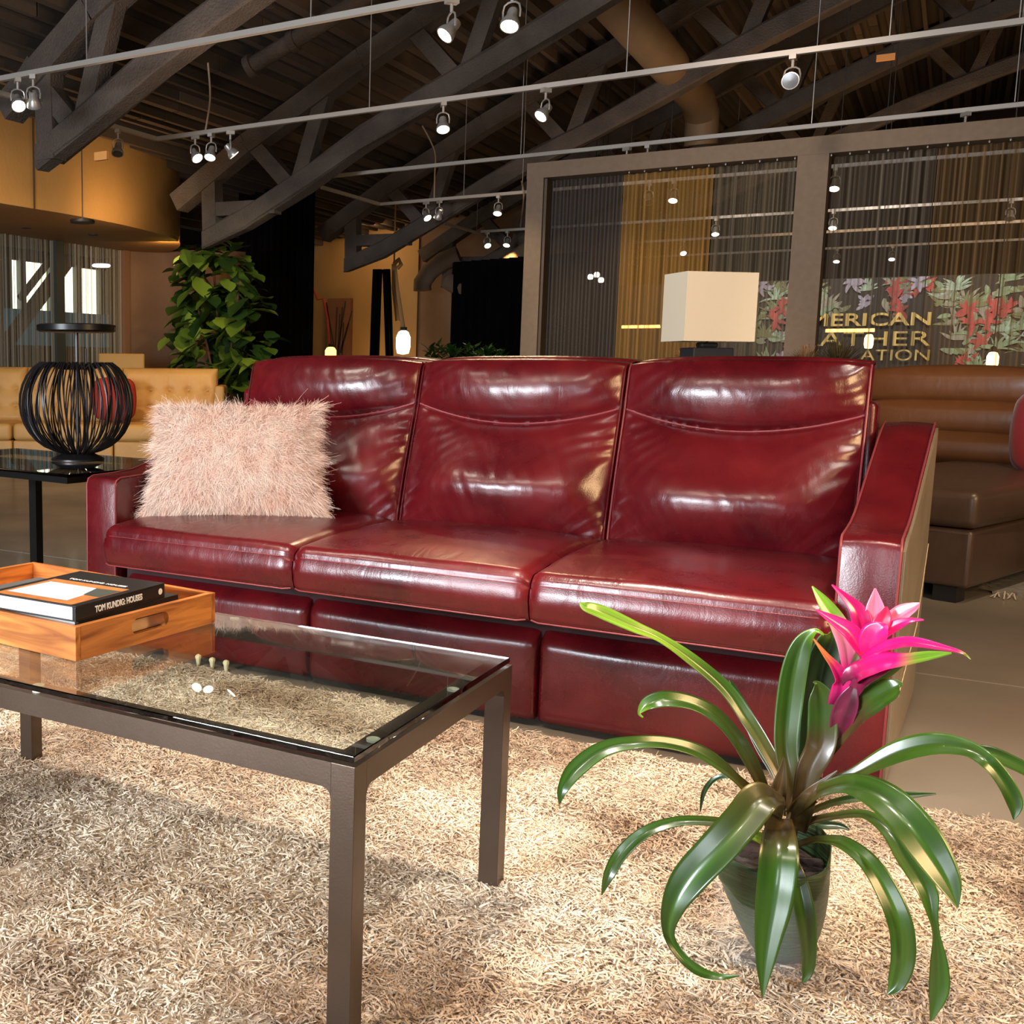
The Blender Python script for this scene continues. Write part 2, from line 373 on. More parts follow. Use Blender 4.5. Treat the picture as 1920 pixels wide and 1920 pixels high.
tag(box('trim_4', -9.28, -9.18, 11.2, 11.3, FL, 2.5, mat('copper_edge', (.22,.12,.07), .5)), kind='structure')

# central rear: ochre wall, black drapes
o = box('wall_rear_ochre', -9.6, -7.5, 16.6, 16.75, FL, 3.4, OCHRE); tag(o, kind='structure')
o = box('wall_rear_shade', -7.5, -4.2, 16.65, 16.75, FL, 3.6, BROWNW); tag(o, kind='structure')
a1 = at(445, 500, 12.3); a2 = at(588, 500, 12.3)
curtain('black_drape', a1.x, 12.3, a2.x, 12.3, FL, 3.3, DRAPE, 'black velvet drape hanging behind the fiddle-leaf fig', .05, 12)
a1 = at(842, 600, 15.6); a2 = at(1012, 600, 15.0)
curtain('black_drape', a1.x, 15.6, a2.x+.6, 15.0, FL, 2.6, DRAPE, 'black drape behind the left post of the tall taupe frame', .05, 14)

# ------------------------------------------------------------------ roof trusses
def truss(y, label, xe=-6.85):
    t = thing('roof_truss', label, 'truss', (0, 0, 0), 0, 'dark timber roof trusses')
    px = [-6.9,-6.3,-5.6,-5,-4.4,-3.7,-3,-2,-1,.2,2,4,6,8.7]
    px = [xe]+[q for q in px if q > xe+.25]
    for dy, nm in ((-.0, 'bottom_chord'),):
        b = MB(); P = [(q, y+dy, zb(q)+.12) for q in px]
        vs = []; fs = []
        for i, (xx, yy, zz) in enumerate(P):
            sc = 1 if i > 1 else (.8 if i == 0 else .95)
            h, w_ = .115*sc, .10*sc
            jit = .012
            for sx, sz in ((-1,-.8),(-.75,-1),(.75,-1),(1,-.8),(1,.8),(.75,1),(-.75,1),(-1,.8)):
                vs.append((xx+random.uniform(-jit,jit), yy+sx*w_+random.uniform(-jit,jit), zz+sz*h+random.uniform(-jit,jit)))
        k = len(P)
        for i in range(k-1):
            for j in range(8): fs.append((i*8+j, i*8+(j+1) % 8, (i+1)*8+(j+1) % 8, (i+1)*8+j))
        fs += [tuple(range(7,-1,-1)), tuple(range((k-1)*8, k*8))]
        b.add(vs, fs); o = b.build('bottom_chord', DARKWOOD, t)
        b = MB()
        for p, q in zip(px, px[1:]): b.beam((p, y+.165, zb(p)+.17), (q, y+.165, zb(q)+.17), .1, .13)
        b.build('bottom_chord', DARKWOOD, t)
    b = MB(); tx = px[1:]
    tp = [(xe-.35, y, zb(xe)+.52)]+[(q, y, zb(q)+.86) for q in tx]
    for p, q in zip(tp, tp[1:]): b.beam(p, q, .2, .2)
    b.build('top_chord', DARKWOOD, t)
    nodes = [-5.75, -4.0, -2.2, -.2, 1.9, 4.2]
    for nx in nodes:
        for s in (-1, 1):
            b = MB(); b.beam((nx+s*.05, y, zb(nx)+.15), (nx+s*.45-.08, y, zb(nx+s*.45)+.86), .15, .13, (0,1,0)); b.build('web_member', DARKWOOD, t)
    b = MB(); b.beam((xe+.10, y, zb(xe)+.1), (xe+.08, y, zb(xe+.1)+.75), .17, .15, (0,1,0)); b.build('web_member', DARKWOOD, t)
    if xe < -6.5:
        b = MB(); b.beam((xe+.1, y, zb(xe)+.42), (xe+.9, y, zb(xe)+.40), .14, .14); b.build('tie_beam', DARKWOOD, t)
    return t
truss(6.5, 'nearest dark timber roof truss, heel in front of the ochre bulkhead at left', -6.15)
truss(9.7, 'second roof truss, its heel above the fiddle-leaf fig')
truss(12.9, 'third roof truss, its heel above the hanging black cords')
truss(16.1, 'fourth roof truss, its heel beside the bent foam-wrapped duct')
truss(19.3, 'farthest roof truss, seen above the right half of the taupe frame')

# ducts
DUCTM = mat('tan_duct', (.20, .13, .075), .6, .2, col2=(.24, .16, .09), scale=3)
b = MB(); b.tube([(-2.85, 7.5, 4.36), (-2.9, 14.3, 4.28), (-2.9, 14.7, 4.15), (-2.9, 14.75, 3.8)], .2, 20)
tag(b.build('air_duct', DUCTM, None, True), 'large tan round air duct running back under the roof, top centre', 'duct')
b = MB(); b.tube([at(470,125,8.1), at(560,70,8.1), at(640,22,8.1), at(720,-30,8.1)], .07, 16); b.tube([at(466,128,8.1), at(476,121,8.1)], .1, 16); b.tube([at(545,80,8.1), at(556,74,8.1)], .088, 16)
tag(b.build('air_pipe', DARKWOOD, None, True), 'dark flanged pipe climbing under the roof boards, upper left', 'pipe')
b = MB(); b.tube([at(*p) for p in ((860,478,15.9),(830,490,15.85),(805,510,15.8),(792,530,15.8),(792,545,15.8))], .14, 14); b.tube([at(*p) for p in ((840,525,15.7),(868,543,15.7),(905,530,15.7),(960,492,15.7),(1000,462,15.7))], .14, 14)
tag(b.build('bent_duct', mat('foam_wrap', (.13,.09,.06), .9, bump=.8, bscale=40), None, True), 'bent brown wrapped duct left of the taupe frame', 'duct')

# ------------------------------------------------------------------ lighting tracks and heads
ZT = 3.0
def track(pts, label, drops=()):
    t = thing('lighting_track', label, 'light track', (0,0,0), 0, 'ceiling light tracks')
    b = MB()
    for p, q in zip(pts, pts[1:]): b.beam(p, q, .035, .034)
    b.build('rail', WHITEP, t)
    for d in drops:
        b = MB(); b.tube([(d[0], d[1], ZT+.01), (d[0], d[1], max(ZT+.2, zroof(d[0])+.1))], .004, 5); b.build('hanger_wire', GREYM, t)
    return t
XL = -6.09
track([(-8.2,5.72,ZT),(5,5.72,ZT)], 'nearest grey light track crossing the top left of the view', [(-5.0,5.72),(-3.3,5.72)])
track([(XL,5.85,ZT),(XL,7.88,ZT),(5,7.72,ZT)], 'long grey light track running from the left corner to the upper right', [(-4,7.86),(-2.05,7.84),(-.5,7.8),(.14,7.8)])
track([(XL,10.3,ZT),(5,10.0,ZT)], 'grey light track just above the tall taupe frame', [(-3.6,10.2),(-1.15,10.1),(.2,10.05)])
track([(XL,10.85,ZT),(XL,12.3,ZT),(5,12.1,ZT)], 'L-shaped grey light track behind the third truss', [(-5,12.28),(-4.3,12.28)])
track([(XL,14.3,ZT),(XL,16.7,ZT)], 'short far light track running away from the viewer left of the frame', [(XL,15.5)])
track([(XL+.1,15.42,ZT),(5,15.55,ZT)], 'far light track meeting the taupe frame post at left', [(-5,15.45)])
track([(-5.6,17.85,ZT),(5,17.6,ZT)], 'farthest light track, seen only through the curtains', [(-3,17.8)])
track([(-5.6,20.2,ZT),(5,20.0,ZT)], 'faint light track beyond all others behind the curtains', [(-3,20.1)])
def head(lit, kind):
    t = thing('track_spotlight', 'x', 'spotlight')
    b = MB(); b.box(-.02,.02,-.035,.035,-.03,0); b.tube([(0,0,-.03),(0,0,-.075)], .009, 8); b.build('mount', WHITEP, t)
    b = MB(); b.tube([(-.045,0,-.155),(-.047,0,-.12),(-.04,0,-.09),(-.02,0,-.077),(0,0,-.074),(.02,0,-.077),(.04,0,-.09),(.047,0,-.12),(.045,0,-.155)], .0055, 6); b.build('yoke', GREYM, t, True)
    tl = {0: 0, 1: -.75, 2: .7, 3: -1.35, 4: -.5}[kind]
    R = Matrix.Translation((0,0,-.155)) @ Matrix.Rotation(tl, 4, 'X')
    b = MB(); b.lathe([(.018,.055),(.026,.05),(.03,.03),(.03,.005),(.036,-.005),(.048,-.03),(.052,-.045),(.052,-.055),(.046,-.056),(.044,-.05)], 18, cap=False)
    b.v = [tuple(R @ Vector(v)) for v in b.v]; hs = b.build('housing', GREYM, t, True)
    b = MB(); b.lathe([(.001,-.056),(.0445,-.0545),(.0445,-.048),(.001,-.045)], 18); b.v = [tuple(R @ Vector(v)) for v in b.v]
    b.build('lens', LIT if lit else mat('unlit_lens', (.05,.045,.04), .2), hs, True)
    return t
protos = {}
def place(px, py, y, lit, kind, rz, label, x=None, beam=0, bt=None, bc=WARM, z=ZT-.015):
    p = at(px, py, y)
    for (ya, xb, yb) in ((5.72,5,5.72),(7.88,5,7.72),(10.3,5,10.0),(12.3,5,12.1),(15.42,5,15.55),(17.85,5,17.6),(20.2,5,20.0)):
        if abs(y-ya) < .3:
            for _ in range(3): y = ya+(yb-ya)*(p.x-XL)/(xb-XL); p = at(px, py, y)
    if x is not None: p = Vector((x, 7.35, 0)); y = 7.35
    k = (lit, kind)
    if k not in protos: protos[k] = t = head(lit, kind)
    else: t = copy_tree(protos[k])
    t.location = (p.x, y, z); t.rotation_euler = (0,0,rz); t['label'] = label; t['group'] = 'spotlights on the ceiling tracks'
    t.name = 'track_spotlight'
    if beam:
        s = spot('track_spot_beam', (p.x, y, z-.24), bt or (p.x, y+.3, 0), beam, bc, 70, .7, .04)
    return t
place(33,150,5.72,1,1,.9,'lit spotlight at far left of the nearest track', beam=40, bt=(-6.6,8,0))
place(62,145,5.72,0,2,.6,'unlit spotlight just right of the far-left lit one on the nearest track')
place(848,-20,5.72,1,1,-.7,'lit spotlight at top centre, left one of the two on the nearest track', beam=50, bt=(-2.4,4,0))
place(962,-45,5.72,1,4,0,'lit spotlight cut by the top edge, right of centre', beam=50, bt=(-1.6,4,0))
place(225,0,7.35,0,4,.5,'dark spotlight hanging behind the nearest truss at left',x=XL)
place(366,248,7.88,1,1,1.2,'leftmost of the three clustered spotlights on the long track')
place(396,246,7.88,1,4,.2,'bright middle one of the three clustered spotlights on the long track', beam=60, bt=(-6.6,10,.4), bc=AMB)
place(432,241,7.88,1,2,-.9,'rightmost of the three clustered spotlights on the long track', beam=40, bt=(-7.9,8.9,1.0), bc=AMB)
place(832,186,7.86,1,4,.5,'lit spotlight on the long track above the middle seat', beam=60, bt=(-3.4,10,0))
place(1024,163,7.84,1,1,-.6,'lit spotlight on the long track, just left of the tan duct', beam=60, bt=(-1.8,9.5,0))
place(1488,98,7.8,0,3,0,'unlit ring-shaped spotlight on the long track, upper right')
place(1176,272,10.13,0,1,1.2,'left of the two spotlights peeking over the frame header')
place(1215,268,10.12,0,4,0,'right of the two spotlights peeking over the frame header')
place(1812,203,10.03,0,4,.6,'small spotlight over the right part of the frame header')
place(799,380,12.28,1,1,1.1,'lit spotlight nearest the corner of the L-shaped track')
place(824,378,12.28,1,2,.9,'spotlight second from the corner of the L-shaped track')
place(935,366,12.27,1,4,.1,'lit spotlight on the L-shaped track, left of the frame post', beam=60, bt=(-4.6,13.5,0))
place(1265,335,12.2,1,4,0,'lit spotlight seen through the ochre curtain')
place(1218,340,12.2,0,4,.5,'dim spotlight seen through the ochre curtain')
place(1568,308,12.15,1,4,0,'lit spotlight seen just right of the middle post')
place(1343,410,15.5,1,4,.2,'small lit spotlight seen through the grey curtain left of the middle post')
place(914,432,15.44,1,1,.7,'lit spotlight on the far track, left of a pair')
place(952,430,15.44,1,4,0,'lit spotlight on the far track beside the frame post, right of a pair', beam=60, bt=(-5.6,16.5,1.4), bc=AMB)
place(1564,395,15.55,1,4,0,'bright spotlight against the right edge of the middle post')
place(1897,375,15.6,0,4,0,'dim spotlight behind the curtain at far right')
place(1282,447,17.8,1,1,.4,'small spotlight low behind the ochre curtain')
place(1570,470,20.1,1,4,0,'left of the two small lamps just above the mural')
place(1674,466,20.1,1,4,0,'right of the two small lamps just above the mural')

# cables and cards hanging from roof
def cable(pts, label, m=None, r=.009):
    b = MB(); b.tube(spl([tuple(p) for p in pts], 6), r, 6); return tag(b.build('power_cable', m or mat('tan_cable', (.3,.22,.15), .6), None, True), label, 'cable')
cable([at(390,118,7.9), at(394,180,7.9), at(388,228,7.9), at(384,250,7.9)], 'pale power cable dropping to the long track at left')
cable([at(792,236,12.3), at(806,262,12.3), at(816,290,12.3), at(815,330,12.3), at(814,378,12.3)], 'power cable dropping to the L-shaped track')
cable([at(978,340,12.3), at(982,370,12.3), at(976,425,14)], 'short cable beside the left frame post')
CARD = mat('orange_card', (.75,.33,.09), .6)
p = at(184, 291, 6.35); tag(box('paper_tag', p.x-.06, p.x+.06, 6.375, 6.402, p.z-.03, p.z+.03, CARD), 'small orange tag under the nearest truss', 'tag')
p = at(1661, 108, 12.7); tag(box('paper_tag', p.x-.08, p.x+.08, 12.68, 12.71, p.z-.03, p.z+.03, CARD), 'small tan card on the third truss, upper right', 'tag')

# ------------------------------------------------------------------ tall frame with string curtains
FY = 9.0
t = thing('partition_frame', 'tall taupe fabric-covered frame dividing the showroom, strings hanging inside', 'partition', (0,0,0))
box('post', -3.115, -2.975, FY, FY+.2, FL, 2.69, FRAMEM, t); box('post', -1.10, -.895, FY, FY+.2, FL, 2.60, FRAMEM, t); box('post', 1.15, 1.35, FY, FY+.2, FL, 2.60, FRAMEM, t)
box('header', -3.117, 1.352, FY-.003, FY+.203, 2.575, 2.70, FRAMEM, t)
box('inner_edge', -2.972, -2.95, FY+.02, FY+.18, FL, 2.57, mat('dark_edge_strip', (.06,.035,.015), .6), t)
CY = FY+.12
def sc(name, p0, p1, m, label): return curtain(name, p0, CY, p1, CY, .03, 2.565, m, label, .018, max(4, int(abs(p1-p0)*16)), group='string curtains in the taupe frame')
sc('string_curtain', -2.94, -2.37, sheer('black_string', (.028,.020,.016), .5, 45, .72), 'near-black string curtain in the left bay of the frame')
sc('string_curtain', -2.365, -1.69, sheer('ochre_string', (.24,.125,.022), .4, 40, .42), 'ochre string curtain in the left bay of the frame')
sc('string_curtain', -1.685, -1.105, sheer('greige_string', (.13,.10,.062), .35, 40, .25), 'greige string curtain left of the middle post')
sc('string_curtain', -.89, -.235, sheer('taupe_string', (.11,.085,.058), .35, 40, .20), 'taupe string curtain right of the middle post')
sc('string_curtain', -.23, 1.14, sheer('amber_string', (.15,.085,.028), .3, 40, .22), 'amber string curtain at the far right of the frame')
b = MB()
x = -2.3
while x < 1.1:
    if not (-1.1 < x < -.89): b.lathe([(.004,-.008),(.007,0),(.004,.008)], 6, (x, FY+.03, 2.565))
    x += .118
b.build('curtain_hook', GREYM, t)['kind'] = 'stuff'

# ------------------------------------------------------------------ mural wall with sign
MY = 16.0
t = thing('mural_wall', 'dark free-standing wall papered with pale tropical foliage and coral flowers', 'mural')
box('panel', -4.6, 3.2, MY, MY+.12, FL, 2.21, mat('mural_black', (.018,.014,.012), .7), t)
b = MB()
def blade(b, c, ang, L_, w, mi, bend=0, y=MY-.004):
    n_ = 7; L1 = []; R1 = []
    for i in range(n_):
        s = i/(n_-1); a = ang+bend*s; p = (c[0]+L_*s*math.cos(a), c[1]+L_*s*math.sin(a)); ww = w*math.sin(math.pi*min(1, .12+s*.88))**.7*.5
        L1.append((p[0]-ww*math.sin(a), y, p[1]+ww*math.cos(a))); R1.append((p[0]+ww*math.sin(a), y, p[1]-ww*math.cos(a)))
    b.add(L1+R1, [(i, i+1, n_+i+1, n_+i) for i in range(n_-1)], mi)
MC = [mat('print_pale_green', (.30,.40,.26), .7, col2=(.16,.24,.14), scale=12), mat('print_mint', (.42,.55,.46), .7, col2=(.2,.3,.22), scale=14), mat('print_olive', (.17,.19,.09), .7),
      mat('print_coral', (.50,.10,.08), .7, col2=(.30,.03,.04), scale=12), mat('print_lilac', (.42,.40,.52), .7, col2=(.25,.22,.3), scale=20), mat('print_grey_leaf', (.22,.22,.17), .7, col2=(.32,.31,.25), scale=15)]
lay = 0
for k in range(230):
    cx = random.uniform(-2.6, 2.6); cz = random.uniform(1.0, 2.15)
    if -1.85 < cx < -.2 and cz < 1.84: continue
    lay += 1; y = MY-.003-.00017*lay
    kind = random.random()
    if kind < .5:
        m_ = random.choice((0,1,2,5)); n_ = random.randint(7, 12)
        for i in range(n_): blade(b, (cx, cz), .2+2.75*i/(n_-1)+random.uniform(-.1,.1), random.uniform(.11,.24), random.uniform(.018,.038), m_, random.uniform(-.5,.5), y-.0001*i)
    elif kind < .78:
        a0 = random.uniform(0, 6.28)
        for i in range(5): blade(b, (cx+.06*i*math.cos(a0), cz+.05*i*math.sin(a0)), a0+random.choice((.7,-.7)), .15, .06, random.choice((0,5,2)), .3, y-.0001*i)
    elif kind < .90:
        for i in range(9): blade(b, (cx, cz), random.uniform(0, 6.28), random.uniform(.08,.16), .045, 3, random.uniform(-1,1), y-.0001*i)
    else:
        for i in range(12): blade(b, (cx+random.uniform(-.05,.05), cz+random.uniform(-.05,.05)), random.uniform(0,6.28), .08, .04, 4, 0, y-.0001*i)
# flowers near where the photo shows them
for (px_, py_, m_) in ((1455,600,3),(1465,575,3),(1680,560,3),(1690,585,3),(1885,580,3),(1862,575,3),(1855,600,3),(1822,608,3),(1720,528,4),(1600,530,4),(1430,535,4)):
    p = at(px_, py_, MY)
    for i in range(9): blade(b, (p.x, p.z), random.uniform(.4, 2.8)+(math.pi if i % 2 else 0), random.uniform(.09,.17), .05, m_, random.uniform(-.8,.8), MY-.045-.0002*i)
b.v = [(v[0], v[1], min(v[2], 2.2)) for v in b.v]
b.build('printed_foliage', MC, t)
sg = thing('wall_sign', 'gold raised lettering in three lines on the foliage mural', 'sign')
GOLDL = mat('gold_letters', (.62,.44,.13), .4, .3); 
def text(body, x, z, y, size, m, parent, name='lettering', bold=0.0, ext=.006, width=None, rot=(math.pi/2,0,0)):
    c = bpy.data.curves.new(name, 'FONT'); c.body = body; c.size = size; c.extrude = ext; c.offset = bold
    o = bpy.data.objects.new(name, c); COL.objects.link(o)
    bpy.context.view_layer.update()
    dg = bpy.context.evaluated_depsgraph_get(); me = bpy.data.meshes.new_from_object(o.evaluated_get(dg))
    bpy.data.objects.remove(o); bpy.data.curves.remove(c)
    me.materials.clear(); me.materials.append(m)
    o = bpy.data.objects.new(name, me); COL.objects.link(o); o.parent = parent
    xs_ = [v.co.x for v in me.vertices]; sxx = (width/(max(xs_)-min(xs_))) if width else 1
    o.location = (x-min(xs_)*sxx, y, z); o.rotation_euler = rot; o.scale = (sxx, 1, 1)
    return o
for body, pl, pr, pt_, pb, bold in (('AMERICAN', 1478, 1745, 585, 609, .006), ('LEATHER', 1478, 1744, 620, 648, 0), ('ATION', 1612, 1742, 655, 676, 0)):
    a = at(pl, pb, MY-.06); c_ = at(pr, pb, MY-.06); d_ = at(pr, pt_, MY-.06)
    text(body, a.x, c_.z, MY-.055, (d_.z-c_.z)/.70, GOLDL, sg, bold=bold*.6, width=c_.x-a.x)
spot('mural_wash_light', (-1.0,13.4,3.3),(-.9,16,1.6), 260, NEUT, 75, .8); spot('mural_wash_light', (1.2,13.4,3.3),(1.0,16,1.6), 260, NEUT, 75, .8); spot('mural_wash_light', (-2.6,13.6,3.3),(-2.4,16,1.6), 160, NEUT, 70, .8)

# glowing tubes standing in for linear reflections, and bulbs, seen through the strings
def tube_glow(p0, p1, y, label):
    a = at(*p0, y); c = at(*p1, y); t = thing('tube_glow', label, 'lamp')
    b = MB(); b.tube([a, c], .018, 8); b.build('glowing_tube', emis('warm_tube', (1,.45,.12), 5), t, True)
    b = MB(); 
    for q in (a, c): b.tube([q, (q.x, q.y, zroof(q.x)-.0)], .004, 5)
    b.build('suspension_wire', BLK, t)
tube_glow((1166,613),(1238,612),13.2,'horizontal amber glow, reflected light built as a tube, left of the white shade')
tube_glow((1548,620),(1640,619),13.2,'horizontal amber glow, reflected light built as a tube, beside the sign')
def bulb(px_, py_, y, r, h, label, m, hang=True):
    p = at(px_, py_, y); t = thing('pendant_lamp', label, 'lamp')
    b = MB(); b.lathe([(.002,-h/2),(r*.8,-h*.45),(r,-h*.2),(r,h*.2),(r*.7,h*.42),(r*.25,h/2)], 14, p); b.build('bulb', m, t, True)
    b = MB(); b.lathe([(r*.5,h/2-.005),(r*.5,h/2+.04),(.006,h/2+.05)], 10, p)
    if hang: b.tube([p+Vector((0,0,h/2)), (p.x, p.y, zroof(p.x)+.07)], .005, 5)
    b.build('socket', BLK, t)
    return p
GLOW = emis('orange_glow', (1,.62,.25), 6)
bulb(1629,640,13.5,.045,.16,'small glowing lantern in front of the sign',GLOW)
bulb(1861,675,12.5,.05,.16,'glowing bulb low in front of the mural at right',GLOW)
for i, (a_, c_) in enumerate(((1107,519),(1119,515),(1127,525))):  # glowing bulbs added where the lights are only reflected
    bulb(a_, c_, 14.5, .035, .07, ('left','upper middle','lower right')[i]+' one of three small round glows for reflected lights behind the black curtain', emis('white_glow', (1,.85,.65), 14))
p = bulb(756,642,14.2,.1,.34,'tall glowing glass lantern hanging on a tan rope',emis('lantern_glow', (1,.72,.38), 7), False)
b = MB(); _q = at(739,495,14.2); b.tube([_q, (_q.x, _q.y, zroof(_q.x)+.06)], .012, 6); b.tube([p+Vector((0,0,.17)), at(745,545,14.2), at(739,495,14.2)], .03, 7); b.tube([at(745,602,14.2), at(738,540,14.2), at(738,495,14.2)], .028, 7); b.tube([at(739,495,14.2), at(748,486,14.2), at(752,496,14.2), at(745,503,14.2)], .03, 6)
tag(b.build('hanging_rope', mat('tan_rope', (.5,.27,.10), .8), None, True), 'knotted tan rope holding the glowing lantern', 'rope')
bulb(620,662,15.4,.09,.2,'round orange glowing lamp in front of the ochre wall',emis('orange_globe', (1,.45,.1), 4), False)
b = MB(); b.tube([at(560,300,15.9), at(570,500,15.9), at(596,562,15.9), at(606,560,15.9), at(614,600,15.9), at(618,650,15.42)], .02, 6)
tag(b.build('red_cord', mat('red_cord_cloth', (.4,.03,.01), .6), None, True), 'red cord running down to the orange lamp', 'cord')
for i, (x0, x1) in enumerate(((704,698),(712,706),(722,728),(727,733))):
    b = MB(); b.tube([at(x0,505,13.6+.1*i), at((x0+x1)/2,580,13.6+.1*i), at(x1,672,13.6+.1*i), at(x1,900,13.6+.1*i)], .038, 6)
    tag(b.build('drape_cable', DRAPE, None, True), ['leftmost','second from left','third from left','rightmost'][i]+' of the thick black cords hanging from the third truss', 'cord', 'thick black hanging cords')
# artwork on ochre wall
a = at(614,560,16.5); c = at(655,672,16.5); t = thing('artwork', 'tall narrow brown picture of branches on the ochre wall', 'picture')
box('canvas', a.x, c.x, 16.50, 16.597, c.z-.3, a.z, mat('brown_canvas', (.14,.05,.02), .7, col2=(.2,.08,.03), scale=4), t)
b = MB(); cx = (a.x+c.x)/2
for k in range(9):
    an = random.uniform(-.5,.5); b.beam((cx+.02*k-.08, 16.495, c.z-.2+random.uniform(0,.3)), (cx+.02*k-.08+an*.45, 16.495, a.z-random.uniform(.05,.5)), .004, .02)
b.build('painted_branches', mat('dark_branch', (.03,.015,.01), .8), t)
area('ochre_wall_wash', (-8.1,15.7,3.2), (-8.1,16.6,2.2), 1.2, .2, 9, (1,.66,.34))
area('ochre_wall_low_wash', (-7.9,15.8,.9), (-7.9,16.6,1.4), .8, .2, 5, (1,.66,.34))

# low planting behind
def leaf_tuft(b, c, n_, L_, w, up=.6, spread=1.0):
    for i in range(n_):
        a = random.uniform(0, 6.28); e = random.uniform(.1, 1.2)*up; l = L_*random.uniform(.6, 1.1)
        d = Vector((math.cos(a)*math.cos(e)*spread, math.sin(a)*math.cos(e)*spread, math.sin(e))); s = d.cross(Vector((0,0,1))).normalized()*w*random.uniform(.7,1.2)
        st = Vector(c)+Vector((random.uniform(-.05,.05), random.uniform(-.05,.05), random.uniform(-.04,.04)))
        b.add([st, st+d*l*.5+s*.5, st+d*l, st+d*l*.5-s*.5], [(0,1,2,3)])
b = MB()
for k in range(70):
    p = at(random.uniform(805, 940), random.uniform(652, 690), 12.4+random.uniform(-.3,.3)); leaf_tuft(b, p, 7, .16, .05)
t = thing('planter_hedge', 'row of low dark green foliage just above the sofa back, centre', 'plant')
b.build('foliage', LEAFD, t); c = at(870, 690, 12.4); box('planter', c.x-.75, c.x+.75, 12.2, 12.6, FL, c.z-.02, BLK, t)
b = MB()
for k in range(60):
    p = at(random.gauss(1070, 16), random.uniform(585, 670), 10.4+random.uniform(-.15,.15)); leaf_tuft(b, p, 4, .15, .08)
t = thing('indoor_plant', 'leafy green plant dimly seen behind the black string curtain', 'plant')
b.build('foliage', LEAFD, t); c = at(1068, 690, 10.4); b = MB(); b.lathe([(.13,FL),(.17,.4),(.15,.4)], 16, (c.x,10.4,0)); b.tube([(c.x,10.4,.35),(c.x,10.4,1.3)], .02, 6); b.build('pot', BLK, t)
# dried grass plumes in vases
def plume(px_, py_, y, sx, label, col):
    c = at(px_, py_, y); t = thing('dried_grass', label, 'dried plant'); b = MB()
    for k in range(260):
        a = random.uniform(0, 6.28); e = random.uniform(.15, 1.5); l = sx*random.uniform(.6,1.0)
        d = Vector((math.cos(a)*math.cos(e), math.sin(a)*math.cos(e), math.sin(e))); s = d.cross(Vector((0,0,1))).normalized()*.003
        p0 = c+Vector((0,0,-sx*.4)); b.add([p0-s, p0+s, p0+d*l*1.0+s, p0+d*l*1.0-s], [(0,1,2,3)])
    b.build('stems', mat('dried_stem', col, .8), t)
    b = MB(); b.lathe([(.06,FL),(.09,.2),(.09,c.z-sx*.42),(.05,c.z-sx*.4)], 14, (c.x, y, 0)); b.build('vase', mat('dark_vase', (.03,.025,.02), .5), t)
plume(1512, 672, 8.7, .175, 'fan of tan dried grass at the foot of the middle post', (.30,.17,.08))
plume(1572, 668, 8.4, .21, 'olive brown dried bush right of the middle post', (.10,.075,.03))
plume(1282, 668, 7.4, .095, 'sprig of orange dried stems left of the dark lamp base', (.55,.25,.07))

# ------------------------------------------------------------------ table lamp behind the sofa
lx, ly = -1.135, 6.23; RZ = math.atan2(.66, .75)
t = thing('table_lamp', 'table lamp with rectangular off-white linen shade behind the sofa', 'lamp', (lx, ly, .76), RZ)
hw, hd = .2, .115
vs = []
for z, k in ((.415, 1.0), (.77, 1.0)):
    for sx, sy in ((-1,-1),(1,-1),(1,1),(-1,1)): vs.append((sx*hw*k, sy*hd*k, z))
vs += [(v[0]*.985, v[1]*.97, v[2]) for v in vs]
fs = [(0,1,5,4),(1,2,6,5),(2,3,7,6),(3,0,4,7),(9,8,12,13),(10,9,13,14),(11,10,14,15),(8,11,15,12),
      (0,8,9,1),(1,9,10,2),(2,10,11,3),(3,11,8,0),(4,5,13,12),(5,6,14,13),(6,7,15,14),(7,4,12,15)]
mk('lamp_shade', vs, fs, SHADE, t)
BASE = mat('slate_lamp_base', (.02,.022,.028), .4)
box('lamp_base', -.115, .115, -.07, .07, 0, .383, BASE, t, .006); box('neck', -.05, .05, -.03, .03, .383, .412, BLK, t, .01)
b = MB(); b.tube([(0,0,.40),(0,0,.44),(0,0,.60)], .006, 6); b.build('rod', BLK, t)
ct = thing('console_table', 'dark console table behind the sofa carrying the white-shaded lamp', 'table', (lx, ly, FL), RZ)
box('table_top', -.36, .36, -.22, .22, .76, .79, BASE, ct)
for sx in (-1,1):
    for sy in (-1,1): box('leg', sx*.33-.02, sx*.33+.02, sy*.18-.02, sy*.18+.02, 0, .76, BASE, ct)
spot('lamp_shade_key', (-1.9,3.2,3.1), (-1.13,6.2,1.35), 62, NEUT, 30, .9)

# ------------------------------------------------------------------ brown sectional at right
O = Vector((.11, 5.83, FL)); aO = math.atan2(.944, .33)-math.pi/2
t = thing('sectional_sofa', 'brown leather sectional with channelled back, behind the red sofa at right', 'sofa', O, aO)
# local: x right(-left), y back ; corner at (0,0) extends to -x
def roundbox(name, x0, x1, y0, y1, z0, z1, m, parent, bv=.04, bulge=0):
    o = box(name, x0, x1, y0, y1, z0, z1, m, parent); bm = bmesh.new(); bm.from_mesh(o.data)
    bmesh.ops.bevel(bm, geom=bm.edges[:], offset=bv, segments=4, profile=.5, affect='EDGES')
    bmesh.ops.subdivide_edges(bm, edges=[e for e in bm.edges if e.calc_length() > .12], cuts=6, use_grid_fill=True)
    if bulge:
        c = Vector(((x0+x1)/2, (y0+y1)/2, (z0+z1)/2)); h = Vector(((x1-x0)/2, (y1-y0)/2, (z1-z0)/2))
        for v in bm.verts:
            d = v.co-c; u = [min(1, abs(d[i])/h[i]) for i in range(3)]
            for i in range(3):
                k = [(1-u[j]**2) for j in range(3) if j != i]; v.co[i] += bulge*(d[i]/h[i])*(k[0]*k[1])*(u[i]**2)
    bm.to_mesh(o.data); bm.free(); return smooth(o, 60)
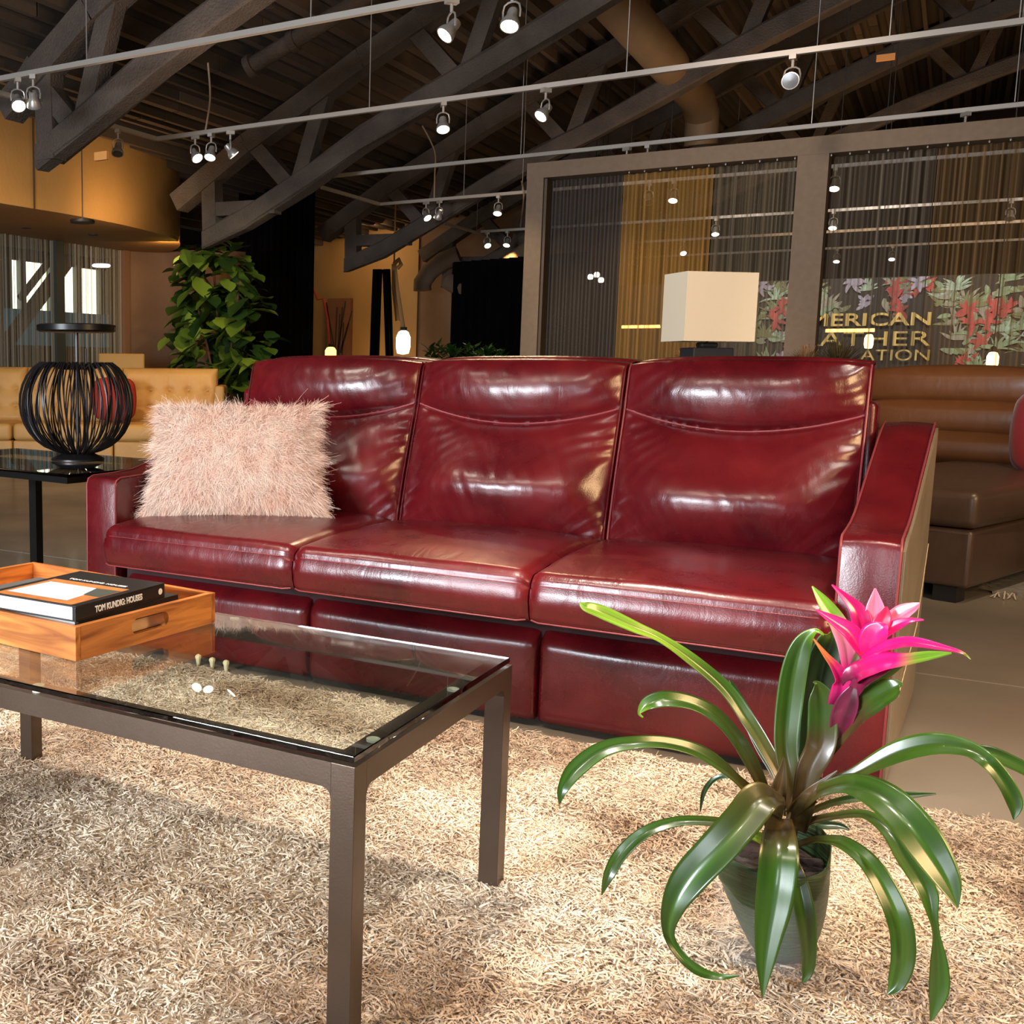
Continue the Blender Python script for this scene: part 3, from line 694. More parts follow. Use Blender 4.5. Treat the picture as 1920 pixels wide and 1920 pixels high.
box('base', -.75, 0, .02, 1.9, .075, .345, BRN2, t, .02, 3)
roundbox('seat_cushion', -.77, .02, 0, 1.92, .35, .525, BRN2, t, .04, .02)
for lx_, ly_ in ((-.10,.04),(-.65,.04),(-.08,1.7)): box('foot', lx_-.05, lx_+.05, ly_, ly_+.1, 0, .076, BLK, t)
for c0, c1 in ((-1.3,-.30),(-.285,.42)):
    for k, (z0, z1, yy) in enumerate(((.50,.68,1.93),(.67,.87,1.99),(.86,1.075,2.04))):
        roundbox('back_cushion', c0-.0+k*-.03, c1-k*.03, yy-.02, yy+.24, z0, z1, BRN, t, .06, .03)
roundbox('seat_cushion', -.2, 2.2, 1.15, 2.05, .36, .505, BRN, t, .05, .02)
box('base', .02, 2.2, 1.2, 2.3, .075, .345, BRN2, t, .02, 3)
box('back_frame', -1.35, 2.2, 2.17, 2.36, .1, .98, BRN2, t, .03, 3)
p = at(1913, 800, 7.2); ti = thing('throw_pillow', 'crimson pillow on the brown sectional at the right edge', 'pillow', (p.x+.20, 7.2, .70), .2)
roundbox('pillow_body', -.22, .22, -.08, .08, -.2, .22, mat('crimson_velvet', (.22,.004,.012), .7, sheen=.4), ti, .06, .03)
# grey fringed rug by the sectional
t = thing('fringed_rug', 'grey fringed rug beside the brown sectional at right', 'rug')
c = atz(1915, 1112, FL)
box('rug_body', c.x-.12, c.x+1.8, c.y-.1, c.y+1.6, FL, FL+.012, mat('grey_rug', (.12,.11,.10), .95, col2=(.3,.27,.24), scale=30), t)
b = MB()
for k in range(240):
    u = random.random(); p0 = Vector((c.x-.12+u*1.9, c.y-.1, FL+.012)); d = Vector((random.uniform(-.6,.3), -1, 0)).normalized()*random.uniform(.08,.16); s = Vector((.003,0,0))
    if random.random() < .5: p0 = Vector((c.x-.12, c.y-.1+random.random()*1.2, FL+.012)); d = Vector((-1, random.uniform(-.5,.5), 0)).normalized()*random.uniform(.08,.16); s = Vector((0,.003,0))
    p1 = p0+d; m_ = (p0+p1)/2+Vector((0,0,random.uniform(.005,.02)))
    b.add([p0-s,p0+s,m_+s,m_-s], [(0,1,2,3)]); p1.z = FL+.006; b.add([m_-s,m_+s,p1+s,p1-s], [(0,1,2,3)])
b.build('fringe', mat('fringe_yarn', (.5,.42,.34), .9), t)['kind'] = 'stuff'
spot('sectional_light', (.6,4.4,3.2), (.3,7.2,.7), 200, (1,.78,.52), 60, .8); spot('floor_light', (1.3,3.2,3.2), (.5,4.2,0), 130, NEUT, 60, .8)

# ------------------------------------------------------------------ mustard tufted sectional, far left
def gold_module(x, y, rz, w, label, arm=False):
    t = thing('tufted_sofa_section', label, 'sofa', (x, y, FL), rz, 'mustard tufted sofa sections')
    box('base', -w/2, w/2, 0, .8, .06, .30, GOLD, t, .02, 3)
    roundbox('seat_cushion', -w/2+.005, w/2-.005, -.02, .62, .30, .47, GOLD, t, .04, .015)
    cols = max(2, round(w/.21)); pts = [(-w/2+w*(i+.5)/cols, z) for i in range(cols) for z in (.62, .80)]
    def F(u, v):
        xx = -w/2+w*u; z = .45+.58*v; yy = .60+.16*v
        e = min(u, 1-u)*w; et = min(v, 1-v)*.58
        yy -= .07*min(1, (e/.06))**.5*min(1, et/.06)**.5
        dd = min(math.hypot(xx-a, z-c) for a, c in pts); yy += .035*math.exp(-(dd/.035)**2)+.012*math.exp(-(dd/.1)**2)
        gx = min(abs(xx-a) for a, c in pts); gz = min(abs(z-c) for a, c in pts)
        yy += .006*math.exp(-(gx/.012)**2)+.006*math.exp(-(gz/.012)**2)
        return Vector((xx, yy, z))
    grid_solid('backrest', F, 54, 36, Vector((0,.16,-.02)), GOLD, t)
    b = MB()
    for a, c in pts: b.lathe([(.002,.006),(.012,.004),(.014,-.004)], 8, (a, .565+.16*(c-.45)/.58-.0, c))
    b.build('button', GOLD, t)
    if arm: roundbox('armrest', w/2+.0, w/2+.1, .1, .9, .06, .86, GOLD, t, .03)
    for sx in (-1,1): box('leg', sx*(w/2-.08)-.02, sx*(w/2-.08)+.02, .05, .09, 0, .065, BLK, t)
    return t
gold_module(-8.36, 7.62, .556, 1.0, 'leftmost mustard tufted sofa section, cut by the left edge')
gold_module(-7.50, 8.155, .556, 1.0, 'mustard tufted sofa section seen through the wire lantern')
gold_module(-6.64, 8.69, .556, 1.0, 'right end mustard tufted sofa section with side arm', True)
p = atz(200, 790, .5)
t = thing('throw_pillow', 'dark red pillow on the mustard sofa, seen through the wires', 'pillow', (-7.22, 8.62, .66), .556)
roundbox('pillow_body', -.2, .2, -.06, .06, -.17, .22, mat('red_pillow_cloth', (.30,.02,.008), .8), t, .05, .03)
t = thing('side_chair', 'small ochre wooden panel chair back behind the mustard sofa', 'chair', (-8.55,10.35,FL), .6)
box('backrest', -.28, .28, 0, .06, .45, 1.2, mat('ochre_ply', (.5,.28,.07), .6), t, .02); box('seat', -.28, .28, -.5, 0, .40, .46, mat('ochre_ply', (.5,.28,.07), .6), t, .02)
for sx in (-.25,.25):
    for sy in (-.46,-.02): box('leg', sx-.02, sx+.02, sy-.02, sy+.02, 0, .4, BLK, t)
spot('gold_sofa_light', (-6.4,6.6,3.1), (-7.9,9.1,.7), 170, (1,.72,.36), 60, .8); spot('gold_sofa_light', (-7.6,6.4,3.1), (-8.6,8.6,.7), 100, (1,.75,.42), 60, .8)
area('bulkhead_uplight', (-7.05,8.9,2.42), (-7.62,9.0,3.3), .9, .15, 7, (1,.62,.26))
area('bulkhead_uplight', (-7.0,7.2,2.42), (-7.62,7.4,3.3), .8, .15, 4, (1,.68,.36))
area('column_wash', (-8.0,10.6,2.4), (-8.8,11.8,1.2), .3, .3, 9, AMB)
# disc pendant and recessed downlight
p = Vector((-7.2, 8.15, 2.395)); t = thing('disc_pendant', 'flat black disc pendant on a thin cord under the ochre bulkhead', 'lamp')
b = MB(); b.lathe([(.01,.015),(.115,.014),(.12,0),(.115,-.016),(.01,-.016)], 24, p); b.build('disc', BLK, t, True)
b = MB(); b.tube([p, (p.x, p.y, zroof(p.x)+.07)], .006, 6); b.build('cord', BLK, t)
t = thing('recessed_downlight', 'small recessed downlight in the soffit, under the disc pendant', 'light', (-8.42,9.71,2.5))
b = MB(); b.lathe([(.05,-.004),(.055,-.006),(.055,0),(.05,0)], 18); b.build('ring', BLK, t); b = MB(); b.lathe([(.002,-.003),(.03,-.003)], 14, cap=False); b.build('bulb', LIT, t)
t = thing('recessed_downlight', 'unlit round recess in the soffit at far left', 'light', (-8.68,8.91,2.5))
b = MB(); b.lathe([(.002,-.004),(.05,-.004),(.055,0)], 18, cap=False); b.build('ring', BLK, t)
p = at(190, 500, 11.5); t = thing('disc_pendant', 'white oval pendant glowing behind the string curtain at left', 'lamp')
b = MB(); r_ = ray(190, 498); q_ = CAM+r_*(-10.6/r_.x); b.lathe([(.01,.03),(.12,.02),(.14,0),(.12,-.02),(.01,-.02)], 20, q_); b.build('disc', emis('cool_white', (.8,.9,1), 2.5), t, True)
b = MB(); b.tube([q_,(q_.x,q_.y,3.0)], .005, 5); b.build('cord', BLK, t)

# ------------------------------------------------------------------ fiddle-leaf fig
t = thing('fiddle_leaf_fig', 'tall bushy fiddle-leaf fig beside the mustard sofa', 'potted plant')
FYD = 10.5; c0 = at(418, 740, FYD); b = MB()
b.lathe([(.16,FL),(.22,.15),(.23,.45),(.21,.45)], 20, (c0.x, FYD, 0)); b.build('pot', mat('dark_planter', (.02,.018,.018), .4), t, True)
trunks = [[(c0.x,FYD,.4), at(415,690,FYD), at(408,600,FYD), at(400,500,FYD)], [(c0.x+.05,FYD,.4), at(430,690,FYD), at(440,600,FYD-.1), at(455,500,FYD-.1)], [(c0.x-.05,FYD,.4), at(395,680,FYD), at(372,580,FYD), at(350,500,FYD+.1)]]
b = MB()
for tr in trunks: b.tube(spl([tuple(q) for q in tr], 5), .014, 7)
b.build('trunk', mat('red_brown_bark', (.16,.06,.03), .8), t, True)
def fiddle(b, p, d, up, L_, mi=0):
    s = d.cross(up).normalized(); n_ = s.cross(d); W_ = [0,.15,.25,.24,.33,.40,.38,.24,0]; k = len(W_)
    rows = []
    for i, w in enumerate(W_):
        u = i/(k-1); c = p+d*(L_*u)-Vector((0,0,1))*(L_*.28*u*u)
        rows += [c-s*(w*L_)+n_*(.08*L_*w*3), c, c+s*(w*L_)+n_*(.08*L_*w*3)]
    fs = []
    for i in range(k-1):
        for j in (0,1): fs.append((i*3+j, i*3+j+1, i*3+j+4, i*3+j+3))
    b.add(rows, fs, mi)
b = MB()
for k in range(330):
    py_ = random.uniform(462, 735); u = (py_-462)/273
    half = 70*(1-.1*u) if u < .55 else 92*(1-.95*(u-.55))
    if u > .8: half *= .7
    px_ = 408+15*u+random.uniform(-1,1)*half
    q = at(px_, py_, FYD+random.uniform(-.4,.35)); ang = random.uniform(0, 6.28); 
    d = Vector((math.cos(ang)*.8+(px_-408)/180, math.sin(ang)*.8-.4, random.uniform(-.9,.5))).normalized()
    fiddle(b, q, d, Vector((0,0,1)), random.uniform(.22,.33), random.choice((0,0,0,1,1,2)))
b.build('foliage', [mat('fig_leaf', (.075,.135,.015), .42, col2=(.11,.18,.02), scale=12), mat('fig_leaf_dark', (.02,.05,.01), .4), mat('fig_leaf_lime', (.17,.26,.03), .4)], t, True)
spot('fig_light', (-4.6,7.7,2.9), (c0.x,10.5,1.4), 150, (1,.86,.5), 40, .8)

# ------------------------------------------------------------------ round table + wire lantern, left
t = thing('pedestal_table', 'black metal pedestal side table with clear glass top left of the red sofa', 'table', (-3.5, 3.62, FL), .0)
aT = math.radians(-6)
def rot2(x, y, a=aT): return (x*math.cos(a)-y*math.sin(a), x*math.sin(a)+y*math.cos(a))
b = MB(); M_ = Matrix.Rotation(aT, 4, 'Z'); b.box(-.62, .62, -.36, .40, .612, .624, 0, M_); o = b.build('glass_top', GLASS, t); bevel(o, .002)
b = MB()
for x0, x1, y0, y1 in ((-.61,.61,-.35,-.32),(-.61,.61,.36,.39),(-.61,-.58,-.32,.36),(.58,.61,-.32,.36),(-.58,.58,-.015,.015)): b.box(x0, x1, y0, y1, .586, .611, 0, M_)
b.build('frame', BLACK, t)
b = MB(); b.box(-.021, .021, -.021, .021, .02, .60); b.build('pole', BLACK, t)
b = MB(); b.box(-.3, .3, -.03, .03, 0, .02); b.box(-.03, .03, -.3, .3, .001, .021); b.build('base', BLACK, t)
gc = Vector((-3.33, 3.72, FL+.626)); t = thing('wire_lantern', 'round black wire lantern with flat disc top on the glass side table', 'lantern', gc)
WIRE = mat('dark_wire', (.025,.022,.024), .38, .6)
for k in range(100):
    a = 2*math.pi*k/100+random.uniform(-.04,.04); R_ = .25*random.uniform(.93,1.03); pts = []
    for i in range(15):
        s = i/14; th = math.pi*(s*.885+.05); r = R_*math.sin(th)**.8; z = .255-.225*math.cos(th)
        if s > .85: z -= (s-.85)*.45
        r = max(r, .07 if s < .5 else .05)
        tw = a+.06*math.sin(s*5+k)
        pts.append((r*math.cos(tw), r*math.sin(tw), z))
    b = MB(); b.tube(pts, .0033, 5); b.build('wire', WIRE, t, True)
b = MB(); b.lathe([(.12,0),(.12,.008),(.075,.03),(.07,.03),(.11,.0)], 28); b.build('base', WIRE, t, True)
b = MB(); b.tube([(0,0,.02),(0,0,.57)], .008, 8); b.tube([(.05,.01,.03),(.045,.01,.50)], .005, 6); b.build('pole', WIRE, t)
b = MB(); b.lathe([(.01,.572),(.165,.572),(.175,.578),(.175,.602),(.165,.606),(.01,.606)], 40); b.build('top_plate', BLACK, t, True)

# ------------------------------------------------------------------ red leather sofa
SF = thing('leather_sofa', 'three-seat burgundy leather reclining sofa with sloped arms, centre of the room', 'sofa')
DX = [-2.528, -1.742, -.968, -.208]        # seat dividers
def crease(x, y, z, s=9): return noise.noise(Vector((x*s, y*s, z*s)))
def seat(x0, x1, k):
    t_top = .462; zb0 = .312; yf = 2.945; yb = 3.74; w = x1-x0
    # closed cross-section in y-z swept along x, dipping into the seam at both ends
    sec = []
    R_ = .038; Rb = .022
    sec += [(yb, t_top-.03)]
    for i in range(15): s = i/14; sec.append((yb-.04-(yb-.04-(yf+R_))*s, t_top+.012*math.sin(math.pi*s)**.8 - .004))
    for i in range(1, 9): a = math.pi/2*i/8; sec.append((yf+R_-R_*math.sin(a), t_top-.004-R_+R_*math.cos(a)))
    for i in range(1, 7): s = i/7; sec.append((yf-.010*math.sin(math.pi*s), t_top-.004-R_-(t_top-.004-R_-zb0-Rb)*s))
    for i in range(0, 6): a = math.pi/2*i/5; sec.append((yf+Rb-Rb*math.cos(a), zb0+Rb-Rb*math.sin(a)))
    sec += [(yf+.15, zb0), (yb, zb0)]
    nu = 64; vs = []; ns = len(sec)
    cy, cz = (yf+yb)/2, (t_top+zb0)/2
    for i in range(nu+1):
        u = i/nu; e = min(u, 1-u)*w; f = 1-.5*math.exp(-(e/.010)**1.4)*1.0
        ins = .016*math.exp(-(e/.014)**1.3)
        for (y, z) in sec:
            yy = y; zz = z
            if y < yf+.06: yy = y+ins
            if z > t_top-.05: zz = z-ins+.014*math.sin(math.pi*u)*min(1, max(0, (y-yf)/.15))
            # soft puckers
            puck = .0014*math.exp(-e/.06)*math.sin(z*190+y*70+k) + .0008*crease(x0+w*u*1.0, y*.6, z*2.2, 11)
            front = smoothstep(yf+.03, yf, y)
            yy += -puck*front*1.2; zz += puck*(1-front)+.004*crease(x0+w*u, y, k, 4)*(1-front)
            if abs(z-(t_top-.034)) < .006 and y < yf+.03: yy += .002
            vs.append(Vector((x0+w*u, yy, zz)))
    fs = []
    for i in range(nu):
        for j in range(ns): fs.append((i*ns+j, i*ns+(j+1) % ns, (i+1)*ns+(j+1) % ns, (i+1)*ns+j))
    fs += [tuple(range(ns)), tuple(range(nu*ns+ns-1, nu*ns-1, -1))]
    o = smooth(mk('seat_cushion', vs, [f[::-1] for f in fs], RED, SF), 60)
    b = MB(); b.tube([(x0+.006, yf+.012, zb0+.006), (x0+.03, yf-.002, zb0+.004), (x1-.03, yf-.002, zb0+.004), (x1-.006, yf+.012, zb0+.006)], .0024, 6)
    b.build('piping', REDP, o, True)
    b = MB(); b.tube([(x0+.012, yf+.016, t_top-.042), (x0+.04, yf-.0035, t_top-.040), (x1-.04, yf-.0035, t_top-.040), (x1-.012, yf+.016, t_top-.042)], .0012, 5)
    b.build('stitching', REDP, o, True)
    return o
for k in range(3): seat(DX[k]+.002, DX[k+1]-.002, k)
def footrest(x0, x1, k):
    y0 = 3.052; z0, z1 = -.006, .262; w = x1-x0
    def F(u, v):
        z = z0+(z1-z0)*v; x = x0+w*u; e = min(u, 1-u)*w; ez = z1-z; eb = z-z0
        y = y0+.045*(1-min(1, ez/.05))**2+.012*math.exp(-(e/.012)**1.5)+.01*math.exp(-(eb/.012)**1.5)
        y += .0025*crease(x, z*1.4, k, 5)+.0008*math.sin(x*60+3*crease(x, z, 1, 6))*math.exp(-e/.05)
        y -= .008*math.sin(math.pi*u)*math.sin(math.pi*v)
        return Vector((x, y, z))
    o = grid_solid('footrest_panel', F, 60, 30, Vector((0, .09, 0)), RED, SF); return o
for k in range(3): footrest(DX[k]+.006, DX[k+1]-.006, k)
def Pback(v): # bottom to top line of the back cushion's plane
    return 3.735+.205*v, .415+.645*v
def backc(x0, x1, k):
    w = x1-x0; nrm = Vector((0, -.953, .303))
    def F(u, v):
        y, z = Pback(v); x = x0+w*u; s = 2*u-1; e = min(u, 1-u)*w
        vs_ = .735-.105*(1-s*s)                       # stitch line
        side = (1-abs(s)**2.5)
        side = max(0, side)**.72
        lum = math.sin(math.pi*min(1, max(0, v/vs_)))**.75 if v < vs_ else 0
        lum = lum*(1.0+.55*math.exp(-((v/vs_-.34)/.24)**2))
        hd = math.sin(math.pi*min(1, max(0, (v-vs_)/(1.03-vs_))))**.7 if v >= vs_ else 0
        d = .088*lum*side+.078*hd*side
        d += .020*side
        d -= .012*math.exp(-((v-vs_)/.016)**2)*side
        d -= .05*smoothstep(.955, 1.0, v)**2
        # puckers into the side seams and stitch
        p1 = math.exp(-e/.075)*min(1, e/.02)*math.sin(v*70+9*crease(x, z, k+2, 5)+(1 if s > 0 else -1)*e*60)
        p2 = math.exp(-abs(v-vs_)/.04)*math.sin(u*95+5*crease(x, z, k+9, 6))*(.3+.7*abs(s)**2)
        p3 = math.exp(-v/.12)*math.sin((u-.5)*60/(.25+v)+k)*abs(s)
        d += .0030*p1+.0006*p2+.0016*p3
        d += .003*crease(x, z, k, 3.5)+.0016*crease(x*1.8+z*.8, z*.5, k+5, 15)*side
        wr = crease(x*1.0+.5*z, z*.5, k+20, 26); d += .0010*(1-abs(wr)*2)*math.exp(-((u-.5)/.3)**2)*.6
        P = Vector((x, y, z))+nrm*d
        if v > .97: P.y += (v-.97)*1.2
        return P
    o = grid_solid('back_cushion', F, 96, 110, Vector((0, .13, .012)), RED, SF)
    pts = []
    for i in range(41):
        u = .012+.976*i/40; s = 2*u-1; pts.append(F(u, .735-.105*(1-s*s))+Vector((0,-.0045,.001)))
    b = MB(); b.tube(pts, .0036, 6); b.build('piping', REDP, o, True)
    b = MB()
    for u in (.004, .996):
        b = MB(); b.tube([F(u, .02+.955*i/30)+Vector((0,-.006,.001)) for i in range(31)], .0032, 6)
        b.build('side_piping', REDP if k == 2 else RED, o, True)
    return o
for k in range(3): backc(DX[k]+.004+(0 if k else .005), DX[k+1]-.004-(.012 if k == 2 else 0), k)
# arms
def arm(side):
    prof = [(3.052,-.012),(3.052,.30),(3.054,.585),(3.062,.602),(3.085,.611),(3.20,.612),(3.32,.618),(3.40,.634),(3.50,.672),(3.62,.725),(3.74,.777),(3.85,.822),(3.95,.850),(4.03,.862),(4.075,.855),(4.09,.83),(4.09,.4),(4.09,-.012)]
    n_ = len(prof)
    if side > 0: xi = lambda y: -.226+.010+.030*smoothstep(3.2, 4.1, y); xo = lambda y, z: -.080+.034*smoothstep(3.15, 4.1, y)+.004*z
    else: xi = lambda y: -2.553+.0*y; xo = lambda y, z: -2.692-.004*z
    vs = []; nx = 8
    for j in range(nx+1):
        s = j/nx
        for (y, z) in prof:
            a, c = xi(y), xo(y, z); x = a+(c-a)*s
            pill = .006*math.sin(math.pi*s)
            yy = y-(pill if y < 3.07 else 0); zz = z+(pill if z > .58 and y > 3.06 else 0)
            vs.append((x, yy+.001*crease(x*2,y,z,7), zz+.002*crease(x,y*2,z,6)))
    fs = []
    for j in range(nx):
        for i in range(n_): fs.append((j*n_+i, j*n_+(i+1) % n_, (j+1)*n_+(i+1) % n_, (j+1)*n_+i))
    fs += [tuple(range(n_-1,-1,-1)), tuple(range(nx*n_, nx*n_+n_))]
    if side < 0: fs = [f[::-1] for f in fs]
    fs = [f[::-1] for f in fs]
    o = mk('armrest', vs, fs, RED, SF); bm = bmesh.new(); bm.from_mesh(o.data); bmesh.ops.recalc_face_normals(bm, faces=bm.faces)
    bm.to_mesh(o.data); bm.free(); smooth(o, 40); bevel(o, .006, 3, 45)
    for sfx in (0, 1):
        pts = []
        for (y, z) in prof[:-2]:
            x = (xi(y) if sfx == 0 else xo(y, z)); sg = (-1 if (sfx == 0) == (side > 0) else 1)
            nyy = -.0015 if y < 3.06 else 0; pts.append((x-sg*.0035, y+nyy, z+(.003 if z > .6 else 0)))
        b = MB(); b.tube([tuple(p) for p in pts], .0030, 6); b.build('piping', REDP, o, True)
    return o
arm(1); arm(-1)
SIDEREFL = leather('floor_reflection_taupe', (.20, .155, .105), (.26, .205, .145), .34, .3)  # beige reflection of the floor put into the colour of the arm side
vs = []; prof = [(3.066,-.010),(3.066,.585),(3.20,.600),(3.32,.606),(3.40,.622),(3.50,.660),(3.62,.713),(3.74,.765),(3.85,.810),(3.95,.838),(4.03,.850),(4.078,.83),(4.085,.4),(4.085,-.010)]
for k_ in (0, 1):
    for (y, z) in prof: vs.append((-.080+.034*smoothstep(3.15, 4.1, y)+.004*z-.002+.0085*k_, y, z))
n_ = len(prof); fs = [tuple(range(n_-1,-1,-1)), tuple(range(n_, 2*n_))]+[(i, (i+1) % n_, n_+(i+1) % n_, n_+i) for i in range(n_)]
o = mk('side_reflection_panel', vs, fs, SIDEREFL, SF); o['label'] = 'outer side of the right arm, floor reflection coloured in as taupe'
b = MB(); b.tube([(-.034,3.9,.50),(-.042,3.6,.30),(-.066,3.3,.16)], .0015, 5); b.build('seam', mat('tan_thread', (.5,.38,.22), .7), o)
box('back_frame', -2.56, -.20, 3.90, 4.07, .05, .93, RED, SF, .02, 3)
for k in range(3): roundbox('back_frame', DX[k]+.015, DX[k+1]-.03, 3.93, 4.09, .80, 1.045, RED, SF, .03)
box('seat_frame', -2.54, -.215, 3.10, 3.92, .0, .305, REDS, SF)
for x_ in (-2.4, -.3):
    for y_ in (3.2, 3.9): box('foot', x_-.03, x_+.03, y_-.03, y_+.03, FL, .0, BLK, SF)

# ------------------------------------------------------------------ sheepskin pillow
def strands(name, bases, normals, L_, wid, matl, parent, bendf, nseg=3, seed=1, taper=.35, curl=1.0):
    r = np.random.default_rng(seed); n_ = len(bases); B = np.asarray(bases); Nn = np.asarray(normals)
    Ln = L_*(0.65+.6*r.random(n_)); side = np.cross(Nn, r.normal(size=(n_,3))); side /= np.linalg.norm(side, axis=1)[:,None]+1e-9
    cur = bendf(B, r); V = np.zeros((n_, nseg+1, 2, 3))
    ph = r.random(n_)*6.28; amp = (.10+.15*r.random(n_))*curl
    for i in range(nseg+1):
        s = i/nseg
        c = B+Nn*(Ln*s*(1-.25*s))[:,None]+cur*(Ln*s*s)[:,None]+side*(Ln*amp*np.sin(s*5+ph)*s)[:,None]
        w = wid*(1-(1-taper)*s)*(.7+.6*r.random(n_))*.5
        sd = np.cross(side, Nn); 
        V[:,i,0] = c-sd*w[:,None]; V[:,i,1] = c+sd*w[:,None]
    V = V.reshape(-1,3); q = np.arange(n_)[:,None]*(nseg+1)*2+np.arange(nseg)[None,:]*2
    F = np.stack([q, q+1, q+3, q+2], -1).reshape(-1,4)
    me = bpy.data.meshes.new(name); me.vertices.add(len(V)); me.vertices.foreach_set('co', V.ravel().astype(np.float32))
    me.loops.add(F.size); me.loops.foreach_set('vertex_index', F.ravel().astype(np.int32))
    me.polygons.add(len(F)); me.polygons.foreach_set('loop_start', np.arange(0, F.size, 4, dtype=np.int32))
    me.polygons.foreach_set('use_smooth', np.ones(len(F), bool))
    me.update(calc_edges=True); me.materials.append(matl)
    o = bpy.data.objects.new(name, me); COL.objects.link(o); o.parent = parent; o['kind'] = 'stuff'; return o
pm = Vector((-2.215, 3.325, .475)); pu = Vector((.886,.463,0)); pn = Vector((.463,-.886,0)); tilt = math.radians(17)
pv = (Vector((0,0,1))*math.cos(tilt)-pn*math.sin(tilt)).normalized(); pw = (pn*math.cos(tilt)+Vector((0,0,1))*math.sin(tilt)).normalized()
PL = thing('fur_pillow', 'blush pink long-haired sheepskin pillow on the left sofa seat', 'pillow', pm)
hwid, hh = .290, .205
vs = []; fs = []; nu = 28; fr = []
def PF(u, v, sgn):
    a = 2*u-1; c = 2*v-1; th = .075*max(0, (1-abs(a)**2.6)*(1-abs(c)**2.6))**.55
    kx = 1+.07*c*c*0+.05*abs(a)**3*abs(c)**3; xx = a*hwid*(1-.06*(1-c*c)*0)*(1.0+.10*(c < -.2)*abs(a)*(-c-.2)); 
    xx = a*hwid*(1.0+.16*max(0,-c)**2); zz = c*hh*(1-.05*(1-a*a)*(c > 0))
    return pu*xx+pv*(zz+hh)+pw*(sgn*th)
for sgn in (1,-1):
    for j in range(nu+1):
        for i in range(nu+1): vs.append(PF(i/nu, j/nu, sgn))
m_ = (nu+1)**2
for j in range(nu):
    for i in range(nu):
        q = j*(nu+1)+i; fs.append((q,q+1,q+nu+2,q+nu+1)); fs.append((m_+q,m_+q+nu+1,m_+q+nu+2,m_+q+1))
o = mk('pillow_body', vs, fs, FURB, PL, True)
B = []; NN = []
for k in range(60000):
    u, v = random.random(), random.random(); sgn = 1 if random.random() < .8 else -1
    if random.random() < .12: u = random.choice((random.uniform(0,.03), random.uniform(.97,1)))
    if random.random() < .10: v = random.uniform(.97,1)
    p = PF(u, v, sgn); e = .01; du = PF(min(1,u+e), v, sgn)-PF(max(0,u-e), v, sgn); dv = PF(u, min(1,v+e), sgn)-PF(u, max(0,v-e), sgn)
    n_ = du.cross(dv)*sgn; n_.normalize()
    rad = (pu*(2*u-1)*1.0+pv*(2*v-1)*.8); n2 = (n_*.62+rad*(.55 if abs(2*u-1) > .8 or abs(2*v-1) > .8 else .30)); n2.normalize(); B.append(p); NN.append(n2)
NN = np.array(NN); puN, pvN = np.array(pu), np.array(pv)
def furbend(Bp, r):
    n_ = len(Bp); g = np.array([0,0,-.55]); c = np.array([noise.noise(Vector(q)*28) for q in Bp]); c2 = np.array([noise.noise(Vector(q)*28+Vector((9,9,9))) for q in Bp])
    return g+puN*(c*.9+r.normal(size=n_)*.45)[:,None]+pvN*(c2*.8+r.normal(size=n_)*.4)[:,None]
strands('fur', B, NN, .036, .0015, FUR, PL, furbend, 6, 3, .3)

# ------------------------------------------------------------------ shag rug
RG = thing('shag_rug', 'large tan and brown shag rug under the coffee table', 'rug')
RX0, RX1, RY0, RY1 = -4.3, 1.5, .15, 2.975
box('backing', RX0, RX1, RY0, RY1, FL, FL+.01, RUGB, RG)
def samp(n_, x0, x1, y0, y1): return np.stack([rng.uniform(x0,x1,n_), rng.uniform(y0,y1,n_), np.full(n_, FL+.008)], 1)
parts = [samp(260000, -2.6, .75, 1.0, RY1), samp(30000, RX0, -2.6, .8, RY1), samp(20000, .75, RX1, .8, RY1), samp(24000, RX0, RX1, RY0, 1.0)]
B = np.concatenate(parts); hgt = np.array([noise.noise(Vector((q[0]*5, q[1]*5, 0)))+.9*noise.noise(Vector((q[0]*22, q[1]*22, 3))) for q in B])
Nn = rng.normal(size=B.shape)*.42; Nn[:,2] = 1; Nn /= np.linalg.norm(Nn, axis=1)[:,None]; Nn *= (1+.35*hgt)[:,None]
def rugbend(Bp, r):
    ax = np.array([noise.noise(Vector((q[0]*24, q[1]*24, 5))) for q in Bp]); ay = np.array([noise.noise(Vector((q[0]*24, q[1]*24, 15))) for q in Bp])
    g = np.zeros_like(Bp); g[:,0] = ax*1.6+r.normal(size=len(Bp))*.45; g[:,1] = ay*1.6+r.normal(size=len(Bp))*.45; g[:,2] = -.30; return g
strands('pile', B, Nn, .023, .0040, RUGM, RG, rugbend, 4, 5, .6, 2.2)

